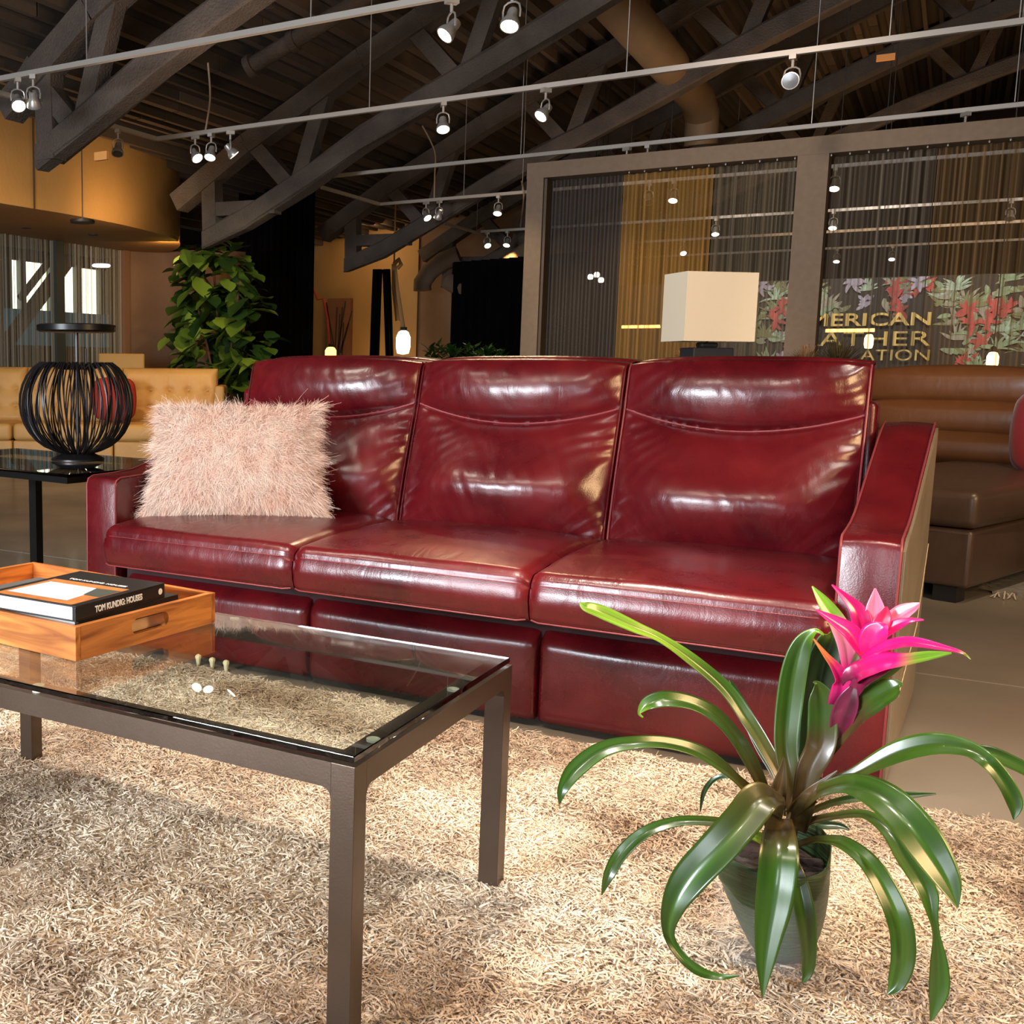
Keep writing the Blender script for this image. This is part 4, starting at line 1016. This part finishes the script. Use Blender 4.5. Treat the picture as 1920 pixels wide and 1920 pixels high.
# ------------------------------------------------------------------ coffee table
TX0, TX1, TY0, TY1 = -2.016, -.700, 1.375, 2.052
CT = thing('coffee_table', 'low rectangular coffee table of bronze metal with clear glass top on the shag rug', 'table')
LW = .040; TH = .438
def weld(name, b): o = b.build(name, STEEL, CT); bevel(o, .0007); return o
for xa, ya, sx, sy in ((TX0,TY0,1,1),(TX1,TY0,-1,1),(TX0,TY1,1,-1),(TX1,TY1,-1,-1)):
    b = MB(); b.box(min(xa,xa+sx*LW), max(xa,xa+sx*LW), min(ya,ya+sy*LW), max(ya,ya+sy*LW), FL+.006, TH); weld('leg', b)
def fillet(b, x, y, dx, dy, w):      # small concave weld fillet under the rail, against the leg
    r = .016; z = TH-LW; pr = []
    P_ = [(0,0)]+[(r-r*math.sin(t), -(r-r*math.cos(t))) for t in [i*math.pi/2/6 for i in range(7)]]
    for k in (0, 1):
        for (h, v) in P_: pr.append((x+dx*h+(w*k if dy else 0), y+dy*h+(w*k if dx else 0), z+v))
    n_ = len(P_); b.add(pr, [tuple(range(n_)), tuple(range(2*n_-1, n_-1, -1))]+[(i, n_+i, n_+(i+1) % n_, (i+1) % n_) for i in range(n_)])
e = .0
for ya in (TY0, TY1-LW):
    b = MB(); b.box(TX0+LW, TX1-LW, ya, ya+LW, TH-LW, TH); fillet(b, TX0+LW, ya, 1, 0, LW); fillet(b, TX1-LW, ya, -1, 0, LW); b.build('rail', STEEL, CT)
for xa in (TX0, TX1-LW):
    b = MB(); b.box(xa, xa+LW, TY0+LW, TY1-LW, TH-LW, TH); fillet(b, xa, TY0+LW, 0, 1, LW); fillet(b, xa, TY1-LW, 0, -1, LW); b.build('rail', STEEL, CT)
o = box('glass_top', TX0+.004, TX1-.004, TY0+.004, TY1-.004, TH+.004, TH+.015, mat('table_glass', (.86,.96,.93), 0, trans=1, ior=1.5), CT); bevel(o, .0015)
PAD = mat('clear_bumper', (.8,.76,.62), .4)
for xx, yy in ((TX1-.02,TY0+.42),(TX1-.02,TY0+.10),(TX0+.02,TY0+.3),(-1.35,TY0+.02),(-1.35,TY1-.02)):
    b = MB(); b.lathe([(.001,TH),(.011,TH),(.011,TH+.0038),(.001,TH+.0038)], 16, (xx, yy, 0)); b.build('glass_bumper', PAD, CT)

# ------------------------------------------------------------------ tray and books
GT = TH+.0155
TR = thing('serving_tray', 'teak serving tray with slotted handles overhanging the left of the coffee table', 'tray', (-1.389, 1.538, GT), math.radians(-4.5))
TW, TD, THh, TK = .60, .425, .068, .014    # extends to -x and +y
box('tray_base', -TW+TK, -TK, TK, TD-TK, 0, .010, TEAK, TR)
box('long_side', -TW, 0, 0, TK, 0, THh, TEAK, TR, .0015); box('long_side', -TW, 0, TD-TK, TD, 0, THh, TEAK, TR, .0015)
def handle_side(x0, x1):
    # plate in y-z with a stadium slot
    ym, zm, hl, r = TD/2, .038, .040, .0165; n_ = 12; hole = []
    for i in range(n_+1): a = -math.pi/2+math.pi*i/n_; hole.append((ym+hl+r*math.cos(a), zm+r*math.sin(a)))
    for i in range(n_+1): a = math.pi/2+math.pi*i/n_; hole.append((ym-hl+r*math.cos(a), zm+r*math.sin(a)))
    y0, y1, z0, z1 = TK, TD-TK, 0, THh; outer = []
    for (y, z) in hole:
        dy, dz = y-ym, z-zm; ky = ((y1-ym)/abs(dy)) if abs(dy) > 1e-6 else 1e9; kz = ((z1-zm)/dz if dz > 0 else (z0-zm)/dz) if abs(dz) > 1e-6 else 1e9
        k_ = min(ky, kz); outer.append((ym+dy*k_, zm+dz*k_))
    n_ = len(hole); vs = [(x1,y,z) for y, z in hole]+[(x1,y,z) for y, z in outer]+[(x0,y,z) for y, z in hole]+[(x0,y,z) for y, z in outer]; fs = []
    for i in range(n_):
        j = (i+1) % n_
        fs += [(i,j,n_+j,n_+i), (2*n_+i,3*n_+i,3*n_+j,2*n_+j), (i,2*n_+i,2*n_+j,j), (n_+i,n_+j,3*n_+j,3*n_+i)]
    # corners of the plate
    for cy, cz in ((y0,z0),(y0,z1),(y1,z0),(y1,z1)):
        near = sorted(range(n_), key=lambda i: math.hypot(outer[i][0]-cy, outer[i][1]-cz))
        cand = [(i, (i+1) % n_) for i in range(n_) if (abs(outer[i][0]-cy) < 1e-5) != (abs(outer[(i+1) % n_][0]-cy) < 1e-5) and (abs(outer[i][1]-cz) < 1e-5 or abs(outer[(i+1) % n_][1]-cz) < 1e-5)]
        if cand:
            i, j = cand[0]; b0 = len(vs); vs += [(x1,cy,cz),(x0,cy,cz)]; fs += [(n_+i,b0,n_+j),(3*n_+i,3*n_+j,b0+1),(n_+i,3*n_+i,b0+1,b0),(n_+j,b0,b0+1,3*n_+j)]
    mk('handle_side', vs, fs, TEAKY, TR)
handle_side(-TK, 0); handle_side(-TW, -TW+TK)
COVERS = {}
def book(x1, y0, w, d, z, th, rz, label, cover, name='book', photo=False, title=None, title2=None):
    t = thing(name, label, 'book', (x1, y0, z), rz, 'books stacked in the teak tray')
    box('page_block', -w+.006, -.012, .004, d-.004, .003, th-.003, PAPER, t)
    b = MB(); b.box(-w, 0, 0, d, 0, .003); b.box(-w, 0, 0, d, th-.003, th); b.box(-.006, 0, 0, d, .003, th-.003); o = b.build('cover', cover, t); bevel(o, .001); t['n'] = 0; del t['n']; COVERS[t.name] = o
    if title: text(title, 0.0, 0, 0, th*.55, WHT, o, 'spine_title', bold=.0006, ext=.0004, width=title2, rot=(math.pi/2,0,math.pi/2)).location = (.0006, d*.20, th*.30)
    return t
bz = GT+.0108
book(-1.43, 1.585, .25, .30, bz, .028, math.radians(-3), 'pale hardback at the bottom of the stack in the tray', mat('tan_cover', (.6,.45,.3), .5))
o = book(-1.416, 1.575, .245, .315, bz+.0285, .031, math.radians(-2), 'lower black hardback with grey spine text, under the top book', COVER)
b = MB()
for k in range(30):
    if k % 7 != 3: b.box(.0002,.0008,.05+k*.0075,.05+k*.0075+.0045,.012,.018)
b.build('spine_marks', mat('grey_ink', (.16,.16,.15), .6), COVERS[o.name]); b = MB(); b.lathe([(.0005,0),(.006,.0)], 14, cap=False); b.v = [(.0012, .02+v[0], .015+v[1]) for v in b.v]; b.build('spine_logo', mat('grey_ink', (.3,.3,.3), .6), COVERS[o.name])
tb = book(-1.408, 1.560, .242, .285, bz+.060, .032, math.radians(0), 'top black book with a landscape photo cover and white spine lettering', COVER, title='TOM KUNDIG: HOUSES', title2=.15)
b = MB(); b.lathe([(.0005,0),(.007,.0)], 14, cap=False); b.v = [(.0012, .268+v[0], .016+v[1]) for v in b.v]; b.build('spine_logo', WHT, COVERS[tb.name])
# photo on the cover, seen as coloured flat patches printed on the board
zt = .0322
def patch(pts, m, z): return mk('cover_picture', [(p[0], p[1], z) for p in pts], [tuple(range(len(pts)))], m, tb)
PO = mat('print_orange', (.55,.20,.05), .4, col2=(.35,.12,.04), scale=25); PW = mat('print_cloud', (.75,.76,.78), .35, col2=(.35,.48,.60), scale=14, stretch=(3,1,1)); PB = mat('print_slate', (.06,.07,.06), .4)
b = MB(); b.add([(-.225,.005,zt),(-.016,.005,zt),(-.016,.185,zt),(-.225,.185,zt)], [(0,1,2,3)], 0)
b.add([(-.215,.03,zt+.0002),(-.05,.03,zt+.0002),(-.065,.155,zt+.0002),(-.21,.155,zt+.0002)], [(0,1,2,3)], 1)
b.add([(-.06,.09,zt+.0003),(-.018,.09,zt+.0003),(-.018,.16,zt+.0003),(-.08,.155,zt+.0003)], [(0,1,2,3)], 2)
b.build('cover_picture', [PO, PW, PB], COVERS[tb.name])
text('TOM KUNDIG: HOUSES', -.24, 0, 0, .014, WHT, COVERS[tb.name], 'cover_title', ext=.0002, width=.16, rot=(0,0,0)).location = (-.20, .20, zt)
book(-1.695, 1.585, .16, .31, bz, .026, math.radians(-5), 'white-paged book at the left in the tray beside the black ones', mat('white_cover', (.7,.68,.64), .5))
book(-1.692, 1.590, .16, .30, bz+.0265, .022, math.radians(-4), 'grey-covered book lying on the white one at the left in the tray', mat('grey_cover', (.10,.10,.10), .5))

# small cream bits lying on the floor under the sofa front
for i, (px_, py_) in enumerate(((372,1236),(398,1242),(424,1247))):
    p = atz(px_, py_, .0); b = MB(); b.lathe([(.002,.010),(.010,.006),(.012,0),(.009,-.008),(.006,-.030)], 8, (p.x, p.y, FL+.030))
    tag(b.build('plug_end', mat('cream_plastic', (.8,.68,.4), .5), None, True), ['left','middle','right'][i]+' one of three small cream plugs on the rug edge under the table glass', 'plug', 'cream plugs by the sofa front')

# ------------------------------------------------------------------ bromeliad
BR = thing('potted_bromeliad', 'pink-flowered bromeliad in a green-wrapped pot on the rug, right foreground', 'potted plant')
PYD = 2.0
PIG = mat('plant_pigment', (.05,.15,.02), .28, spec=.6, coat=.3, coat_rough=.12); PIG.node_tree.nodes['Principled BSDF'].inputs['Roughness'].default_value = .3
_a = PIG.node_tree.nodes.new('ShaderNodeAttribute'); _a.attribute_name = 'pigment'; PIG.node_tree.links.new(_a.outputs['Color'], PIG.node_tree.nodes['Principled BSDF'].inputs['Base Color'])
PIGC = {'glossy_green_leaf': (.028,.070,.006), 'lime_leaf': (.15,.27,.02), 'dark_green_leaf': (.010,.034,.006), 'brown_green_leaf': (.055,.032,.009), 'magenta_bract': (.74,.008,.155),
        'pale_pink_bract': (.84,.20,.30), 'wine_bract': (.13,.008,.035), 'red_pink_bract': (.80,.02,.09), 'hot_pink_bract': (.82,.01,.17), 'orange_tip': (.75,.2,.05)}
def ribbon(name, pts, mats_, parent=BR, fold=.18, tipmi=None, flat=None, wob=.004, twist=0):
    """pts: (px, py, dy, width_px) from root to tip; blades are arched, V-folded and 1.5 mm thick"""
    C_ = []
    for (a, c, dy, w) in pts:
        p = at(a, c, PYD+dy); 
        if p.z < .006: p = atz(a, c, .006)
        C_.append((p.x, p.y, p.z, w*.00103))
    P = []; n_ = len(C_)
    for i in range(n_-1):
        p0 = C_[max(i-1,0)]; p1 = C_[i]; p2 = C_[i+1]; p3 = C_[min(i+2,n_-1)]
        for k in range(6):
            t_ = k/6; P.append([.5*((2*p1[j])+(p2[j]-p0[j])*t_+(2*p0[j]-5*p1[j]+4*p2[j]-p3[j])*t_*t_+(3*p1[j]-p0[j]-3*p2[j]+p3[j])*t_**3) for j in range(4)])
    P.append(list(C_[-1])); vs = []; fs = []; nx = 10; m_ = len(P)
    for i, q in enumerate(P):
        c = Vector(q[:3]); T_ = (Vector(P[min(i+1,m_-1)][:3])-Vector(P[max(i-1,0)][:3])).normalized()
        view = (CAM-c).normalized(); view = (view*.75+Vector((0,0,1))*.55+Vector((.1,0,0))).normalized() if flat is None else flat
        S_ = T_.cross(view); S_ = S_.normalized() if S_.length > 1e-4 else Vector((1,0,0)); N_ = S_.cross(T_).normalized()
        if N_.dot(CAM-c) < 0: N_ = -N_
        w = max(.0008, q[3])*1.04
        for j in range(nx+1):
            s = 2*j/nx-1; vs.append(c+S_*(s*w/2)+N_*(-fold*w*(1-abs(s))+.0002)+N_*wob*0)
        for j in range(nx+1):
            s = 2*j/nx-1; vs.append(c+S_*(s*w/2*.97)+N_*(-fold*w*(1-abs(s))-.0014))
    r = 2*(nx+1); mi = []
    for i in range(m_-1):
        u = i/(m_-1); z = 0
        if len(mats_) > 1: z = 0 if u < .22 else 1
        if len(mats_) > 2 and u > (tipmi or .86): z = 2
        for j in range(nx):
            a = i*r+j; d = (i+1)*r+j; fs.append((a, a+1, d+1, d)); mi.append(z)
            a += nx+1; d += nx+1; fs.append((a, d, d+1, a+1)); mi.append(z)
        for j in (0, nx):
            a = i*r+j; d = (i+1)*r+j; fs.append((a, d, d+nx+1, a+nx+1)); mi.append(z)
    o = mk(name, vs, fs, None, parent, True, [PIG], None)
    cols = [PIGC.get(m.name, (.05,.15,.02)) for m in mats_]; ca = o.data.color_attributes.new('pigment', 'FLOAT_COLOR', 'POINT')
    ph = random.uniform(0, 50); arr = []
    for i in range(m_):
        u = i/(m_-1)
        if len(cols) == 1: c = Vector(cols[0])
        else:
            c = Vector(cols[0]).lerp(Vector(cols[1]), smoothstep(.06, .42, u))
            if len(cols) > 2: c = c.lerp(Vector(cols[2]), smoothstep((tipmi or .8)-.12, (tipmi or .8)+.08, u))
        for j in range(r):
            sx_ = (j % (nx+1))/nx; g = 1+.7*noise.noise(Vector((sx_*3.5+ph, u*1.2, ph)))+.4*noise.noise(Vector((sx_*9+ph, u*2, 3)))
            if (j % (nx+1)) in (0, nx): g *= 1.25
            arr += [c[0]*g*(1+.25*noise.noise(Vector((ph, u*3, sx_)))), c[1]*g, c[2]*g, 1]
    ca.data.foreach_set('color', arr)
    return o
LB = [LEAFB, LEAF]; LY = [LEAFB, LEAF, LEAFY]
R0 = (1470, 1545)
leaves = [
 ([(1478,1530,.05,16),(1470,1470,.08,20),(1440,1410,.1,24),(1400,1345,.12,26),(1360,1290,.12,26),(1300,1238,.1,24),(1240,1197,.08,18),(1190,1175,.05,24),(1130,1148,.02,28),(1100,1138,.0,20),(1087,1130,0,3)], LY, .55),
 ([(1462,1530,.02,16),(1438,1490,0,20),(1415,1440,-.03,26),(1385,1388,-.06,29),(1345,1343,-.1,29),(1300,1318,-.13,27),(1250,1310,-.16,28),(1215,1318,-.17,22),(1199,1336,-.17,6),(1206,1345,-.17,2)], LY, .85),
 ([(1475,1500,.12,20),(1458,1450,.14,24),(1430,1400,.16,26),(1400,1340,.18,22),(1378,1295,.18,12),(1368,1275,.18,3)], [LEAFB, LEAFD], .9),
 ([(1455,1530,0,14),(1425,1495,-.02,20),(1395,1472,-.05,24),(1360,1440,-.1,25),(1310,1408,-.14,25),(1250,1392,-.18,22),(1190,1392,-.22,22),(1130,1405,-.25,26),(1080,1442,-.28,27),(1055,1480,-.3,16),(1049,1508,-.3,2)], LB, .9),
 ([(1430,1490,.15,8),(1395,1470,.15,9),(1370,1455,.15,10),(1340,1460,.15,9),(1320,1485,.15,8),(1313,1522,.15,2)], [LEAFD], .9),
 ([(1468,1520,-.02,20),(1462,1495,-.06,30),(1430,1492,-.11,52),(1390,1540,-.15,54),(1340,1595,-.18,54),(1290,1650,-.20,50),(1262,1700,-.21,34),(1254,1750,-.21,18),(1275,1790,-.21,16),(1310,1820,-.21,16),(1350,1831,-.2,10),(1385,1829,-.2,2)], LB, .9),
 ([(1430,1560,.05,14),(1375,1546,.02,16),(1330,1539,0,17),(1270,1540,-.03,18),(1210,1560,-.06,20),(1165,1600,-.08,22),(1142,1640,-.1,18),(1128,1678,-.1,2)], LB, .9),
 ([(1466,1530,-.02,30),(1463,1562,-.10,46),(1461,1600,-.14,54),(1457,1650,-.16,54),(1450,1700,-.17,50),(1441,1755,-.18,38),(1434,1810,-.19,24),(1430,1870,-.2,2)], LB, .9),
 ([(1484,1590,-.05,8),(1491,1625,-.08,18),(1500,1665,-.09,28),(1511,1720,-.1,29),(1517,1780,-.1,22),(1514,1822,-.1,16),(1505,1842,-.1,3)], LB, .9),
 ([(1480,1590,.0,10),(1510,1578,-.02,13),(1540,1573,-.04,16),(1582,1580,-.07,25),(1630,1618,-.1,30),(1668,1680,-.12,34),(1690,1740,-.13,34),(1693,1800,-.13,31),(1680,1845,-.13,22),(1664,1864,-.13,2)], LB, .9),
 ([(1475,1560,.02,14),(1515,1540,.0,15),(1560,1530,-.03,14),(1620,1526,-.06,17),(1667,1557,-.1,25),(1704,1613,-.13,31),(1737,1665,-.15,29),(1749,1716,-.16,14),(1756,1754,-.16,10),(1761,1810,-.16,23),(1760,1860,-.16,24),(1745,1915,-.16,2)], LB, .9),
 ([(1478,1530,.0,18),(1510,1500,-.02,26),(1545,1478,-.05,30),(1595,1468,-.09,44),(1650,1490,-.13,54),(1700,1535,-.16,56),(1742,1592,-.18,54),(1777,1650,-.19,36),(1796,1702,-.2,2)], LB, .9),
 ([(1490,1520,.05,14),(1530,1478,.05,14),(1600,1450,.05,20),(1680,1410,.04,36),(1750,1394,.03,38),(1810,1402,.02,30),(1850,1425,.0,26),(1882,1462,0,25),(1903,1505,0,22),(1901,1537,0,2)], LB, .95),
 ([(1800,1408,.1,14),(1850,1410,.1,24),(1900,1430,.1,24),(1960,1462,.1,20),(2010,1500,.1,3)], [LEAF], .9),
 ([(1500,1530,.08,10),(1560,1505,.08,12),(1620,1494,.08,15),(1680,1492,.08,16),(1755,1488,.08,2)], LB, .9),
 ([(1490,1530,.04,22),(1486,1470,.04,30),(1474,1400,.05,36),(1480,1320,.06,40),(1491,1250,.06,38),(1506,1205,.06,28),(1528,1183,.06,10),(1545,1190,.06,3)], LY, .8),
 ([(1500,1500,.1,24),(1515,1430,.11,34),(1526,1350,.12,42),(1536,1270,.12,52),(1552,1220,.12,48),(1560,1192,.12,30),(1558,1184,.12,6)], [LEAFD, LEAFD, LEAFY], .8),
 ([(1500,1520,.0,24),(1515,1450,.0,36),(1538,1400,.0,42),(1542,1350,.0,42),(1541,1310,.0,38),(1534,1284,.0,14),(1525,1278,.0,2)], [LEAFB, LEAFB, LEAF], .45),
 ([(1530,1430,.02,26),(1560,1385,.02,34),(1595,1340,.0,44),(1635,1310,-.02,48),(1665,1293,-.03,38),(1684,1284,-.03,18),(1690,1288,-.03,3)], [LEAFB, LEAFB, LEAF], .45),
 ([(1590,1320,.05,14),(1615,1294,.05,26),(1645,1272,.05,22),(1672,1258,.05,12),(1695,1246,.05,2)], [LEAF], .9),
 ([(1480,1520,.06,12),(1530,1440,.07,12),(1552,1400,.07,10),(1575,1370,.07,6),(1612,1330,.07,2)], [LEAFD], .9),
 ([(1500,1540,.1,16),(1540,1545,.12,18),(1575,1548,.13,12),(1593,1556,.13,2)], [LEAFD], .9),
 ([(1450,1560,.0,26),(1450,1520,-.02,30),(1460,1480,-.03,24),(1468,1440,-.03,10),(1470,1420,-.03,2)], [LEAFB], .9),
 ([(1495,1560,.0,26),(1505,1520,-.02,30),(1520,1490,-.03,22),(1545,1465,-.03,10),(1570,1445,-.03,2)], [LEAFB], .9),
 ([(1470,1600,.0,20),(1440,1580,-.03,22),(1410,1565,-.05,16),(1380,1560,-.05,4)], [LEAFB, LEAFY], .9),
]
for L_, m_, tp in leaves: ribbon('leaf', L_, m_, BR, .15, tp)
b = MB(); b.tube(spl([tuple(at(*q)) for q in ((1478,1600,PYD),(1490,1520,PYD+.01),(1525,1430,PYD+.02),(1565,1370,PYD+.03),(1590,1300,PYD+.03),(1615,1230,PYD+.03),(1635,1200,PYD+.03))], 5), .011, 10)
STEM = b.build('stem', mat('wine_stem', (.13,.03,.03), .45, col2=(.08,.10,.02), scale=20), BR, True)
PG = [PINK, PINK, LEAFY]; PP = [PINKL, PINKL]
bracts = [
 ([(1594,1275,.04,16),(1592,1240,.04,24),(1587,1205,.04,29),(1570,1165,.04,28),(1545,1129,.04,20),(1523,1099,.04,2)], [PINK, PINKL, LEAFY], .6),
 ([(1612,1250,.05,16),(1618,1200,.05,26),(1617,1170,.05,30),(1607,1143,.05,26),(1586,1120,.05,14),(1560,1096,.05,2)], [PINK], .9),
 ([(1640,1200,.06,20),(1641,1170,.06,30),(1641,1140,.06,26),(1641,1120,.06,14),(1641,1103,.06,2)], [PINK, PINKL], .9),
 ([(1645,1195,.03,14),(1650,1175,.03,24),(1658,1155,.03,20),(1662,1138,.03,4)], [mat('red_pink_bract', (.8,.02,.08), .35)], .9),
 ([(1640,1195,.05,12),(1660,1172,.05,22),(1690,1149,.05,26),(1712,1138,.05,16),(1724,1131,.05,3)], PP, .9),
 ([(1630,1215,.03,14),(1650,1190,.03,20),(1680,1172,.03,18),(1705,1163,.03,10),(1732,1162,.03,2)], [PINK], .9),
 ([(1625,1225,.0,18),(1632,1205,-.01,34),(1642,1188,-.015,38),(1655,1176,-.015,22),(1664,1172,-.01,3)], [mat('hot_pink_bract', (.8,.01,.15), .35)], .9),
 ([(1622,1232,.01,14),(1615,1212,.0,26),(1596,1185,-.01,30),(1565,1164,-.02,19),(1530,1143,-.03,2)], [PINK], .9),
 ([(1615,1235,.0,12),(1640,1220,-.02,18),(1669,1208,-.04,21),(1711,1203,-.06,18),(1773,1215,-.08,9),(1805,1224,-.09,4),(1820,1236,-.09,1)], [PINK, PINK, LEAFY], .85),
 ([(1592,1290,.0,16),(1602,1262,-.02,36),(1648,1242,-.05,38),(1690,1237,-.07,24),(1742,1229,-.09,15),(1784,1224,-.1,2)], [WINE, PINK, LEAFY], .65),
 ([(1560,1350,.02,16),(1572,1315,.0,28),(1582,1280,-.01,30),(1568,1252,-.02,18),(1548,1227,-.03,9),(1526,1198,-.04,2)], [WINE, PINK, mat('orange_tip', (.75,.2,.05), .4)], .7),
 ([(1595,1310,.0,12),(1612,1280,-.02,24),(1645,1260,-.04,20),(1682,1246,-.05,3)], [WINE], .9),
 ([(1570,1390,.02,18),(1578,1350,.0,32),(1590,1315,-.01,30),(1600,1290,-.01,12)], [WINE], .9),
]
for L_, m_, tp in bracts: ribbon('bract', L_, m_, STEM, .12, tp)
# pot: green ribbed wrapping, clear sleeve, soil
tc = Vector((-.206, 1.99, .2)); bc = Vector((-.185, 2.03, 0)); b = MB(); nr, na = 16, 48; vs = []; fs = []
for i in range(nr+1):
    s = i/nr; c = bc.lerp(tc, s); r = .040+.054*s**.6
    for j in range(na):
        a = 2*math.pi*j/na; rr = r*(1+.05*math.sin(3*a+s*4)+.012*math.sin(9*a)); zz = c.z+(.02*math.sin(a+1.2)+.012*math.sin(2*a))*s
        vs.append((c.x+rr*math.cos(a), c.y+rr*math.sin(a), zz+.004*math.sin(s*40)*s))
for i in range(nr):
    for j in range(na): fs.append((i*na+j, i*na+(j+1) % na, (i+1)*na+(j+1) % na, (i+1)*na+j))
o = mk('pot_wrap', vs, fs, mat('green_wrap', (.009,.026,.007), .5, col2=(.030,.062,.014), scale=6, stretch=(1,1,14), bump=.5, bscale=14), BR, True)
sd = o.modifiers.new('solid', 'SOLIDIFY'); sd.thickness = .002
b = MB(); vs = [tuple(tc+Vector((0,0,-.012)))]
for j in range(32): a = 2*math.pi*j/32; vs.append((tc.x+.083*math.cos(a), tc.y+.083*math.sin(a), tc.z-.02+.012*random.random()))
b.add(vs, [(0, 1+j, 1+(j+1) % 32) for j in range(32)]); b.build('soil', SOIL, BR)
vs = []; fs = []
for i in range(9):
    s = i/8; rr0 = .108+.006*s-.012*(1-s)
    for j in range(40):
        a = 2*math.pi*j/40; rr = rr0*(1+.035*math.sin(5*a+s*2)+.02*math.sin(11*a+s*5)); vs.append((bc.x-.012+rr*math.cos(a), bc.y+rr*math.sin(a), .002+.2*s))
for i in range(8):
    for j in range(40): fs.append((i*40+j, i*40+(j+1) % 40, (i+1)*40+(j+1) % 40, (i+1)*40+j))
CEL = bpy.data.materials.new('clear_cellophane'); CEL.use_nodes = True; nt = CEL.node_tree; pb = nt.nodes['Principled BSDF']
pb.inputs['Base Color'].default_value = (.9,.9,.88,1); pb.inputs['Roughness'].default_value = .08; pb.inputs['Alpha'].default_value = .07
mk('clear_sleeve', vs, fs, CEL, BR, True)
